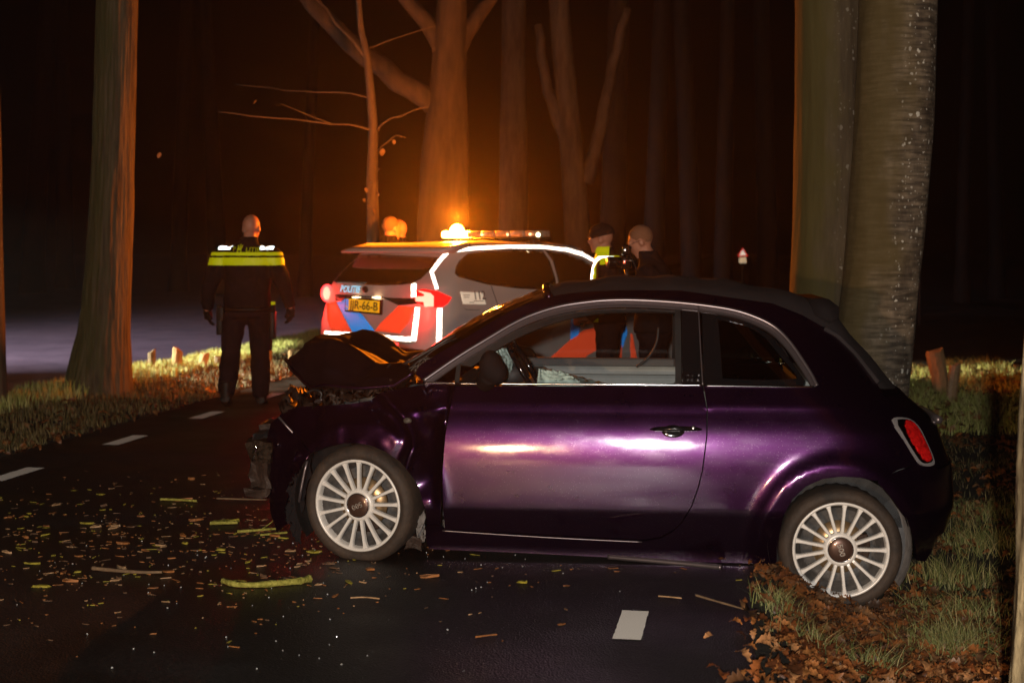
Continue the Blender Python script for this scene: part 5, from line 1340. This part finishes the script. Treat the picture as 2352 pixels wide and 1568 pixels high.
tape('fuel_flap_seam', [(1066, 708), (1072, 711), (1095, 712), (1102, 711)], 1.0, MT['black'], lift=.002)
tape('door_seam', [(1128, 656), (1150, 720), (1158, 800)], 1.2, MT['black'], lift=.002)
# spoiler and roof gear
SPV = []
for b in spaced(.20, 1.72, .1) + [1.72]:
    e = .05 * ((b - .96) / .76) ** 4
    SPV.append([PL(.22 + e, b, 1.475), PL(.20 + e, b, 1.487), PL(.36, b, 1.53), PL(.62, b, 1.573), PL(.62, b, 1.54), PL(.40, b, 1.47)])
V = [p for r in SPV for p in r]; n6 = len(SPV)
mk('roof_spoiler', V, [(i * 6 + k, i * 6 + (k + 1) % 6, (i + 1) * 6 + (k + 1) % 6, (i + 1) * 6 + k) for i in range(n6 - 1) for k in range(6)] + [tuple(range(6))[::-1], tuple((n6 - 1) * 6 + k for k in range(6))], MT['pwhite'], pol)
bar = sub('light_bar', pol, PL(1.65, .85, 1.6))
def pbox(name, a0, a1, b0_, b1_, z0, z1, m, parent, bev=.012):
    part = box(a0, a1, b0_, b1_, z0, z1, bev); mk(name, [PL(v.x, v.y, v.z) for v in part[0]], part[1], m, parent)
pbox('base_rail', 1.56, 1.74, .18, 1.60, 1.612, 1.632, MT['black'], bar)
for b in (.30, 1.45): pbox('foot', 1.6, 1.7, b, b + .06, 1.565, 1.615, MT['black'], bar)
for i in range(5):
    b0_ = .20 + i * .215; pbox('lens', 1.56, 1.74, b0_, b0_ + .19, 1.634, 1.70, MT['bar_clear'], bar, .015)
pbox('lit_lens', 1.54, 1.76, 1.34, 1.62, 1.634, 1.70, MT['lit_amber'], bar, .02)
mk('lit_dome', *ell(PL(1.6, 1.44, 1.70), .075, .075, .075, None, 14), MT['lit_amber'], bar)
lp0 = PL(1.6, 1.44, 1.60)
mk('end_lamp', *ell(PL(1.56, .20, 1.655), .02, .02, .02, None, 8), mat('end_lamp', (1, .9, .6), .3, emit=(1, .8, .45), power=14), bar)
for b in (.30, .62, 1.0): mk('glint', *ell(PL(1.545, b, 1.66), .012, .012, .012, None, 6), mat('painted_glint', (1, .6, .3), .3, emit=(1, .45, .2), power=5), bar)  # glints on the clear lenses put in as small glowing balls
lp = PL(1.60, 1.45, 1.84)
light('beacon_light', 'POINT', lp, 760, (1, .19, .005), .05)
tp = PL(-.12, .2, .98); light('tail_light_glow', 'POINT', tp, 7, (1, .03, .02), .05)
tp = PL(-.10, 1.72, .98); light('tail_light_glow', 'POINT', tp, 10, (1, .03, .02), .05)
# wheels of the police car, mostly hidden
for a in (.85, 3.55):
    for b, s in ((.02, 0), (1.78, math.pi)):
        w_ = sub('wheel', pol, None); M = Matrix.Translation(PL(a, b, .33)) @ Matrix.Rotation(math.radians(45) + s, 4, 'Z')
        v, f = lathe([(.2, .0), (.31, .0), (.33, .03), (.33, .19), (.31, .22), (.2, .2)], 40); mk('tyre', [M @ p for p in v], f, MT['rubber'], w_)
        v, f = lathe([(.205, .02), (.19, .03), (.07, .03), (.05, .01), (0, .01)], 40); mk('rim', [M @ p for p in v], f, MT['alloy_dark'], w_)

# ------------------------------------------------------------------ people
def hand(parts, wrist, d, side, palm_n, grow=0, curl=.5):
    """palm with four unequal curled fingers and a thumb; d points along the hand"""
    d = d.normalized(); n_ = palm_n.normalized(); s = d.cross(n_).normalized() * side
    c = wrist + d * .05
    parts.append(tube([wrist - d * .02, wrist + d * .03, wrist + d * .095], [.028 + grow, .04 + grow, .036 + grow], 10, True, .55))
    for k, (off, ln) in enumerate([(-.030, .070), (-.010, .080), (.010, .074), (.029, .058)]):
        b = wrist + d * .09 + s * off; p1 = b + d * ln * .4 + n_ * ln * .12; p2 = p1 + (d * (1 - curl) + n_ * curl).normalized() * ln * .35; p3 = p2 + (d * (1 - curl * 1.6) + n_ * curl * 1.6).normalized() * ln * .3
        parts.append(tube([b, p1, p2, p3], [.0105 + grow, .010 + grow, .009 + grow, .008 + grow], 7))
    t0 = wrist + d * .03 - s * .03; parts.append(tube([t0, t0 + d * .03 - s * .022 + n_ * .012, t0 + d * .062 - s * .02 + n_ * .03], [.013 + grow, .0115 + grow, .009 + grow], 7))
def torso(rings):
    V = []; Fc = []; n = 20
    for z, hx, hy, cx, cy_ in rings:
        for k in range(n): a = 2 * math.pi * k / n; c, s = math.cos(a), math.sin(a); V.append(Vector((cx + hx * math.copysign(abs(c) ** .8, c), cy_ + hy * math.copysign(abs(s) ** .8, s), z)))
    for i in range(len(rings) - 1):
        for k in range(n): k2 = (k + 1) % n; Fc.append((i * n + k, i * n + k2, (i + 1) * n + k2, (i + 1) * n + k))
    Fc.append(tuple(range(n))[::-1]); Fc.append(tuple((len(rings) - 1) * n + k for k in range(n)))
    return V, Fc
def crease(part, amp=.006, f=9, seed=0):
    return part
def person(label, loc, yaw, H, arms, legs, head_dir=0, head_tilt=0, neck_fwd=0, jacket='navy', trousers='trouser', bulk=1.0, hair=None, glove=False, group=None, bald=True, hx_off=0):
    """local frame: +Y ahead, +X the person's right; arms/legs hold joint positions"""
    s = H / 1.80; r = thing('person', label, 'person', loc, group); r.rotation_euler = (0, 0, yaw); S = Matrix.Diagonal((s, s, s, 1))
    def put(name, parts, vox, m, sm=3, parent=r, fold=0):
        me = remeshed(name, join(*parts), vox, m, sm)
        if fold:
            for v in me.vertices: c = v.co; v.co = c + v.normal * fold * (nz(c.x * 7 + loc[0], c.y * 7, c.z * 11) + .7 * abs(nz(c.x * 12, c.y * 12 + loc[0], c.z * 20 + c.x * 14)))
        me.transform(S); o = bpy.data.objects.new(name, me); C.objects.link(o); o.parent = parent; return o
    V_ = lambda *a: Vector(a)
    hc = V_(hx_off, .02 + neck_fwd, 1.65); Rh = Matrix.Rotation(head_dir, 3, 'Z') @ Matrix.Rotation(head_tilt, 3, 'X')
    def hp(x, y, z): return hc + Rh @ V_(x, y, z)
    head = [ell(hp(0, -.012, .03), .077, .098, .098, Rh), ell(hp(0, .025, -.02), .064, .072, .085, Rh), ell(hp(0, .05, -.075), .045, .042, .038, Rh), ell(hp(0, .086, .032), .045, .016, .018, Rh),
            tube([hp(0, .088, .02), hp(0, .112, -.012), hp(0, .096, -.03)], [.010, .015, .013], 8), ell(hp(0, .088, -.055), .025, .012, .010, Rh), ell(hp(0, .07, -.10), .024, .02, .018, Rh)]
    for q in (-1, 1): head += [ell(hp(.078 * q, -.005, -.005), .012, .022, .034, Rh, 10), ell(hp(.03 * q, .09, .012), .012, .010, .008, Rh, 8)]
    head.append(tube([hc + V_(-hx_off * .3, -.03, -.05), V_(hx_off * .4, -.005 + neck_fwd * .4, 1.50), V_(0, -.01, 1.42)], [.058, .062, .075], 14))
    body = list(head) + [torso([(.88, .14, .10, 0, 0), (1.05, .13, .095, 0, 0), (1.25, .16, .11, 0, 0), (1.40, .17, .10, 0, 0), (1.46, .10, .07, 0, 0)])]
    gl = []
    for (sh, el, wr, hd, pn), side in zip(arms, (-1, 1)):
        body.append(tube([sh, el, wr], [.05, .042, .03], 12)); hand(body, wr, hd, side, pn)
        if glove: hand(gl, wr, hd, side, pn, .004)
    for (hip, kn, an, toe) in legs: body.append(tube([hip, kn, an], [.08, .055, .04], 12)); body.append(tube([an, toe], [.04, .035], 10))
    put('body', body, .0095, MT['skin'], 2)
    if glove: put('glove', gl, .010, MT['leather'], 2)
    # trousers and boots
    tp_ = [torso([(.84, .175 * bulk, .125 * bulk, 0, 0), (.92, .185 * bulk, .135 * bulk, 0, 0), (1.02, .18 * bulk, .13 * bulk, 0, 0)])]
    bp_ = []
    for (hip, kn, an, toe) in legs:
        P = resample(smooth_poly([hip, hip.lerp(kn, .5), kn, kn.lerp(an, .5), an], 1, False), .03, False); n_ = len(P)
        rr = [interp(i / (n_ - 1), [(0, .105), (.2, .095), (.5, .076), (.55, .082), (.75, .083), (.93, .074), (1, .066)]) * bulk * (1 + .05 * nz(i * .9, hip.x * 30)) for i in range(n_)]
        tp_.append(tube(P, rr, 16)); bp_.append(tube([an + V_(0, 0, .12), an, an - V_(0, 0, .03)], [.062, .058, .055], 12)); bp_.append(tube([an + V_(0, -.05, -.035), an.lerp(toe, .5) + V_(0, 0, -.02), toe], [.05, .052, .042], 12, True, .75)); bp_.append(ell(toe, .04, .05, .035, None, 8))
    put('trousers', tp_, .014, MT[trousers], 3, fold=.009)
    for q in (0, 3): put('boot', bp_[q:q + 3], .011, MT['leather'], 2)
    jk = [torso([(.90, .20 * bulk, .145 * bulk, 0, 0), (1.0, .195 * bulk, .145 * bulk, 0, 0), (1.12, .19 * bulk, .14 * bulk, 0, 0), (1.28, .205 * bulk, .145 * bulk, 0, 0), (1.38, .215 * bulk, .135 * bulk, 0, 0), (1.455, .17 * bulk, .115, 0, -.005 + neck_fwd * .15), (1.505, .105, .092, 0, neck_fwd * .3), (1.55, .080, .082, hx_off * .4, neck_fwd * .5), (1.575, .076, .078, hx_off * .6, neck_fwd * .6)])]
    for (sh, el, wr, hd, pn) in arms:
        P = resample([sh, sh.lerp(el, .5), el, el.lerp(wr, .5), wr], .03, False); n_ = len(P)
        jk.append(tube(P, [interp(i / (n_ - 1), [(0, .088), (.25, .08), (.5, .068), (.8, .055), (1, .047)]) * bulk * (1 + .06 * nz(i * .8, sh.x * 20)) for i in range(n_)], 16))
        jk.append(ell(sh + V_(0, 0, -.005), .085 * bulk, .085 * bulk, .085 * bulk))
    jo = put('jacket', jk, .013, MT[jacket], 3, fold=.010)
    if hair:
        hh = [ell(hp(0, -.022, .042), .083, .100, .098, Rh)]; me = remeshed('hair', join(*hh), .011, MT[hair], 2)
        bm = bmesh.new(); bm.from_mesh(me); bmesh.ops.bisect_plane(bm, geom=bm.verts[:] + bm.edges[:] + bm.faces[:], plane_co=hp(0, .045, .05), plane_no=Rh @ V_(0, .75, -.65), clear_outer=True); bm.to_mesh(me); bm.free(); me.transform(S); o = bpy.data.objects.new('hair', me); C.objects.link(o); o.parent = r
    return r, jo, hp, S
def cut(src, name, planes, m, off, parent):
    """piece of a garment between planes (co, outward normal)"""
    bm = bmesh.new(); bm.from_mesh(src.data)
    for co, no in planes: bmesh.ops.bisect_plane(bm, geom=bm.verts[:] + bm.edges[:] + bm.faces[:], plane_co=co, plane_no=no, clear_outer=True)
    bm.normal_update()
    for v in bm.verts: v.co += v.normal * off
    me = bpy.data.meshes.new(name); bm.to_mesh(me); bm.free(); me.materials.clear(); me.materials.append(m); me.polygons.foreach_set('use_smooth', [True] * len(me.polygons))
    o = bpy.data.objects.new(name, me); C.objects.link(o); o.parent = parent; return o
V_ = lambda *a: Vector(a)
def zb(z0, z1, *more): return [((0, 0, z1), (0, 0, 1)), ((0, 0, z0), (0, 0, -1))] + list(more)
# the walking officer, seen from behind
arms = [(V_(-.225, 0, 1.40), V_(-.345, -.03, 1.13), V_(-.375, .03, .91), V_(.12, .1, -1), V_(.9, .25, 0)), (V_(.225, 0, 1.40), V_(.34, -.04, 1.13), V_(.40, -.01, .93), V_(-.05, .12, -1), V_(-.9, .3, 0))]
legs = [(V_(-.115, 0, .90), V_(-.15, .0, .50), V_(-.155, -.20, .15), V_(-.165, -.06, .05)), (V_(.115, 0, .90), V_(.10, .10, .48), V_(.10, .14, .10), V_(.115, .30, .04))]
ofx = apt(568, 900, 13.5)
off, jk, hp, S = person('police officer walking away on the left, bald, yellow bands and POLITIE across the back', (ofx.x, 13.5, 0), 0, 1.86, arms, legs, head_dir=math.radians(-12), head_tilt=math.radians(-8), bulk=1.08, glove=True, hx_off=.035)
s = 1.86 / 1.80
cut(jk, 'yellow_band', zb(1.315 * s, 1.385 * s), MT['hivis'], .006, off)
cut(jk, 'yellow_band', zb(1.402 * s, 1.432 * s), MT['hivis'], .006, off)
cut(jk, 'silver_patch', zb(1.452 * s, 1.485 * s, ((-.13 * s, 0, 0), (1, 0, 0)), ((0, .02, 0), (0, 1, 0)), ((-.25 * s, 0, 0), (-1, 0, 0))), MT['silver_tape'], .010, off)
cut(jk, 'silver_patch', zb(1.452 * s, 1.485 * s, ((.13 * s, 0, 0), (-1, 0, 0)), ((0, .02, 0), (0, 1, 0)), ((.25 * s, 0, 0), (1, 0, 0))), MT['silver_tape'], .010, off)
cut(jk, 'sleeve_strip', zb(1.06 * s, 1.33 * s, ((.33 * s, 0, 0), (-1, 0, 0)), ((0, .03, 0), (0, 1, 0)), ((0, -.02, 0), (0, -1, 0))), mat('orange_strip', (.5, .2, .05), .5), .005, off)  # orange strip along the outer right sleeve only
bm = bmesh.new(); bm.from_mesh(jk.data); jb = BVHTree.FromBMesh(bm); bm.free()
def back_text(body, x, z, size, sx=1, bold=.001, name='lettering'):
    M = Matrix.Translation((x, -.5, z)) @ Matrix.Rotation(math.pi / 2, 4, 'X')
    o = text(name, body, size, M, MT['hivis'], None, .001, sx, bold)
    for v in o.data.vertices:
        h = jb.ray_cast(Vector((v.co.x, -1, v.co.z)), Vector((0, 1, 0)))
        if h[0] is not None: v.co.y = h[0].y - .010
    o.parent = off; return o
back_text('P', -.100, 1.512, .055); back_text('LITIE', .075, 1.505, .055, 1.15)
# the flame above a round boss between P and L, as on the jacket
for k, (a, b, c) in enumerate([((-.062, 1.500), (-.045, 1.522), (-.040, 1.556)), ((-.050, 1.500), (-.030, 1.520), (-.022, 1.548)), ((-.068, 1.506), (-.062, 1.525), (-.064, 1.545))]):
    P = smooth_poly([V_(q[0], -.5, q[1]) for q in (a, b, c)], 2, False); P2 = []
    for p in P: h = jb.ray_cast(Vector((p.x, -1, p.z)), Vector((0, 1, 0))); P2.append(V_(p.x, (h[0].y if h[0] else -.1) - .010, p.z))
    v, f = tube(P2, .004, 6); o = mk('emblem', v, f, MT['hivis']); o.parent = off
P2 = []
for i in range(17): a = i / 16 * 6.283; q = (-.052 + .017 * math.cos(a), 1.494 + .017 * math.sin(a)); h = jb.ray_cast(Vector((q[0], -1, q[1])), Vector((0, 1, 0))); P2.append(V_(q[0], (h[0].y if h[0] else -.1) - .010, q[1]))
o = mk('emblem', *tube(P2, .0035, 6), MT['hivis']); o.parent = off
o = mk('collar', *tube([V_(.03 + .072 * math.cos(a / 16 * 6.283), -.005 + .076 * math.sin(a / 16 * 6.283), 1.568) for a in range(17)], .006, 8), MT['sticker']); o.parent = off
# belt gear
def gear(name, parts, m): 
    o = mk(name, *join(*parts), MT[m]); o.parent = off; return o
gear('belt', [tube([V_(.232 * math.cos(a / 24 * 6.283), .168 * math.sin(a / 24 * 6.283), .945) for a in range(25)], .022, 8)], 'leather')
gear('holster', [box(-.285, -.225, -.06, .04, .70, .93, .012), box(-.275, -.24, -.09, -.03, .90, .985, .008)], 'leather')
gear('radio_pouch', [box(-.25, -.2, -.13, -.07, .84, .97, .01)], 'leather')
gear('gas_pouch', [box(.215, .275, -.08, .02, .66, .93, .018), tube([V_(.245, -.03, .92), V_(.248, -.03, .985)], .024, 12)], 'leather')
gear('torch_tip', [tube([V_(.249, -.03, .985), V_(.25, -.03, 1.015)], .022, 12)], 'hivis')
gear('cargo_pocket', [box(-.235, -.19, -.08, .07, .55, .72, .012), box(.19, .225, -.05, .09, .55, .72, .012)], 'trouser')

relax = lambda k=0: [(V_(-.21, 0, 1.40), V_(-.27, .0, 1.12), V_(-.25, .16, .95), V_(.2, 1, -.2), V_(1, 0, 0)), (V_(.21, 0, 1.40), V_(.27, .0, 1.12), V_(.25, .16, .95), V_(-.2, 1, -.2), V_(-1, 0, 0))]
stand = [(V_(-.10, 0, .90), V_(-.115, .02, .48), V_(-.115, -.02, .10), V_(-.14, .13, .04)), (V_(.10, 0, .90), V_(.115, .02, .48), V_(.115, -.02, .10), V_(.14, .13, .04))]
# man in cap and yellow vest, facing left
cap_armsL = [(V_(-.20, .03, 1.38), V_(-.24, .14, 1.13), V_(-.12, .33, 1.18), V_(.3, 1, .1), V_(1, 0, -.3)), (V_(.20, .03, 1.38), V_(.25, .14, 1.13), V_(.12, .33, 1.18), V_(-.3, 1, .1), V_(-1, 0, -.3))]
cpx = apt(1398, 570, 12.3)
mn, jk2, hp2, S2 = person('man in dark cap and yellow vest standing by the police car, facing left', (cpx.x, 12.3, 0), math.radians(82), 1.74, relax(), stand, 0, math.radians(-4), .05, 'navy2', 'trouser', 1.05)
s2 = 1.74 / 1.80
c_ = [ell(hp2(0, -.014, .055), .094, .117, .095, Matrix.Rotation(-.07, 3, 'X')), tube([hp2(0, .07, .045), hp2(0, .125, .03)], [.06, .05], 12, True, .12)]
me = remeshed('cap', join(*c_), .010, MT['navy'], 2); bm = bmesh.new(); bm.from_mesh(me); bmesh.ops.bisect_plane(bm, geom=bm.verts[:] + bm.edges[:] + bm.faces[:], plane_co=hp2(0, 0, .025), plane_no=(0, -.25, -1), clear_outer=True); bm.to_mesh(me); bm.free(); me.transform(S2)
o = bpy.data.objects.new('cap', me); C.objects.link(o); o.parent = mn
# vest: front half and shoulders, a silver brace over the shoulder, hem below
cut(jk2, 'vest', zb(.92 * s2, 1.60 * s2, ((0, -.01, 0), (0, -1, 0)), ((-.19, 0, 0), (-1, 0, 0)), ((.19, 0, 0), (1, 0, 0))), MT['hivis'], .008, mn)
cut(jk2, 'vest_shoulder', zb(1.425 * s2, 1.50 * s2, ((0, .05, 0), (0, 1, 0)), ((0, 0, 1.435 * s2), (0, -.5, -.8))), MT['hivis'], .008, mn)
cut(jk2, 'silver_brace', zb(1.12 * s2, 1.49 * s2, ((-.105, 0, 0), (1, 0, 0)), ((-.155, 0, 0), (-1, 0, 0)), ((0, -.055, 0), (0, -1, 0))), MT['silver_tape'], .013, mn)
cut(jk2, 'silver_brace', zb(1.12 * s2, 1.49 * s2, ((.155, 0, 0), (1, 0, 0)), ((.105, 0, 0), (-1, 0, 0)), ((0, -.055, 0), (0, -1, 0))), MT['silver_tape'], .013, mn)
cut(jk2, 'vest_hem', zb(1.00 * s2, 1.06 * s2), MT['hivis'], .010, mn)
# man with glasses, head bent over his camera
gpx = apt(1502, 570, 11.2)
cam_arms = [(V_(-.20, .03, 1.38), V_(-.25, .10, 1.12), V_(-.09, .30, 1.24), V_(.35, .8, .3), V_(1, 0, 0)), (V_(.20, .03, 1.38), V_(.25, .10, 1.12), V_(.09, .30, 1.24), V_(-.35, .8, .3), V_(-1, 0, 0))]
gm, jk3, hp3, S3 = person('grey haired man with glasses in a dark jacket looking down at his camera', (gpx.x, 11.2, 0), math.radians(78), 1.71, cam_arms, stand, math.radians(6), math.radians(-26), .09, 'navy2', 'trouser', 1.12, hair='hair_grey')
gl = []
for q in (-1, 1):
    ctr = hp3(.033 * q, .108, .012); gl.append(tube([hp3(.033 * q + .022 * math.cos(a / 14 * 6.283), .108, .012 + .017 * math.sin(a / 14 * 6.283)) for a in range(15)], .0022, 6)); gl.append(tube([hp3(.056 * q, .106, .016), hp3(.08 * q, .05, .02), hp3(.086 * q, -.005, .012)], .0024, 6))
gl.append(tube([hp3(-.012, .11, .014), hp3(.012, .11, .014)], .002, 6))
v, f = join(*gl); o = mk('glasses', [S3 @ p for p in v], f, MT['black']); o.parent = gm
# the camera he holds
cc = apt(1438, 602, 11.15); ct = thing('photo_camera', 'black camera with lens and flash between the two standing men', 'camera', cc)
mk('camera_body', *box(cc.x - .04, cc.x + .04, cc.y - .07, cc.y + .07, cc.z - .05, cc.z + .05, .012), MT['gloss_black'], ct)
mk('lens', *join(tube([cc + V_(-.03, -.01, 0), cc + V_(-.14, -.03, 0)], [.042, .045], 24)), MT['gloss_black'], ct)
mk('lens_ring', *tube([cc + V_(-.142, -.03, 0), cc + V_(-.15, -.032, 0)], [.04, .04], 24), MT['steel'], ct)
mk('flash', *box(cc.x - .03, cc.x + .04, cc.y - .035, cc.y + .035, cc.z + .055, cc.z + .13, .01), MT['gloss_black'], ct)
mk('status_light', *ell(cc + V_(-.02, -.075, .0), .006, .006, .006, None, 6), mat('red_led', (1, .1, .05), .4, emit=(1, .06, .02), power=8), ct)
mk('hot_shoe', *box(cc.x - .015, cc.x + .08, cc.y - .075, cc.y - .065, cc.z + .01, cc.z + .016), MT['steel'], ct)
mk('strap', *tube(smooth_poly([cc + V_(.04, -.05, .03), cc + V_(.09, -.06, -.08), cc + V_(.05, -.07, -.16), cc + V_(-.02, -.05, -.1)], 2, False), .006, 6), MT['leather'], ct)
mk('grip', *tube([cc + V_(.0, -.02, -.05), cc + V_(.005, -.02, -.14)], .016, 10), MT['black'], ct)
# two people beyond the police car, only their heads in view
p1 = apt(893, 570, 16.3); p2 = apt(921, 570, 16.8)
person('brown haired person behind the police car, head turned to the bald one', (p1.x, 16.3, 0), math.radians(-50), 1.90, relax(), stand, 0, 0, .02, 'navy', 'trouser', 1.1, hair='hair_dark')
person('bald person behind the police car facing the brown haired one', (p2.x, 16.8, 0), math.radians(70), 1.88, relax(), stand, 0, 0, .02, 'navy', 'trouser', 1.1)

# ------------------------------------------------------------------ night mist
hz = bpy.data.materials.new('mist'); hz.use_nodes = True; n = hz.node_tree.nodes; n.remove(n['Principled BSDF'])
pv = n.new('ShaderNodeVolumePrincipled'); pv.inputs['Density'].default_value = .0018; pv.inputs['Color'].default_value = (.93, .9, .95, 1); pv.inputs['Anisotropy'].default_value = .82
hz.node_tree.links.new(pv.outputs[0], n['Material Output'].inputs['Volume'])
hb = box(-255, 335, -20, 430, -3, 16); h = mk('haze', hb[0], hb[1], hz, smooth=False, kind='stuff'); tag(h, 'thin night mist hanging over the road and the field')
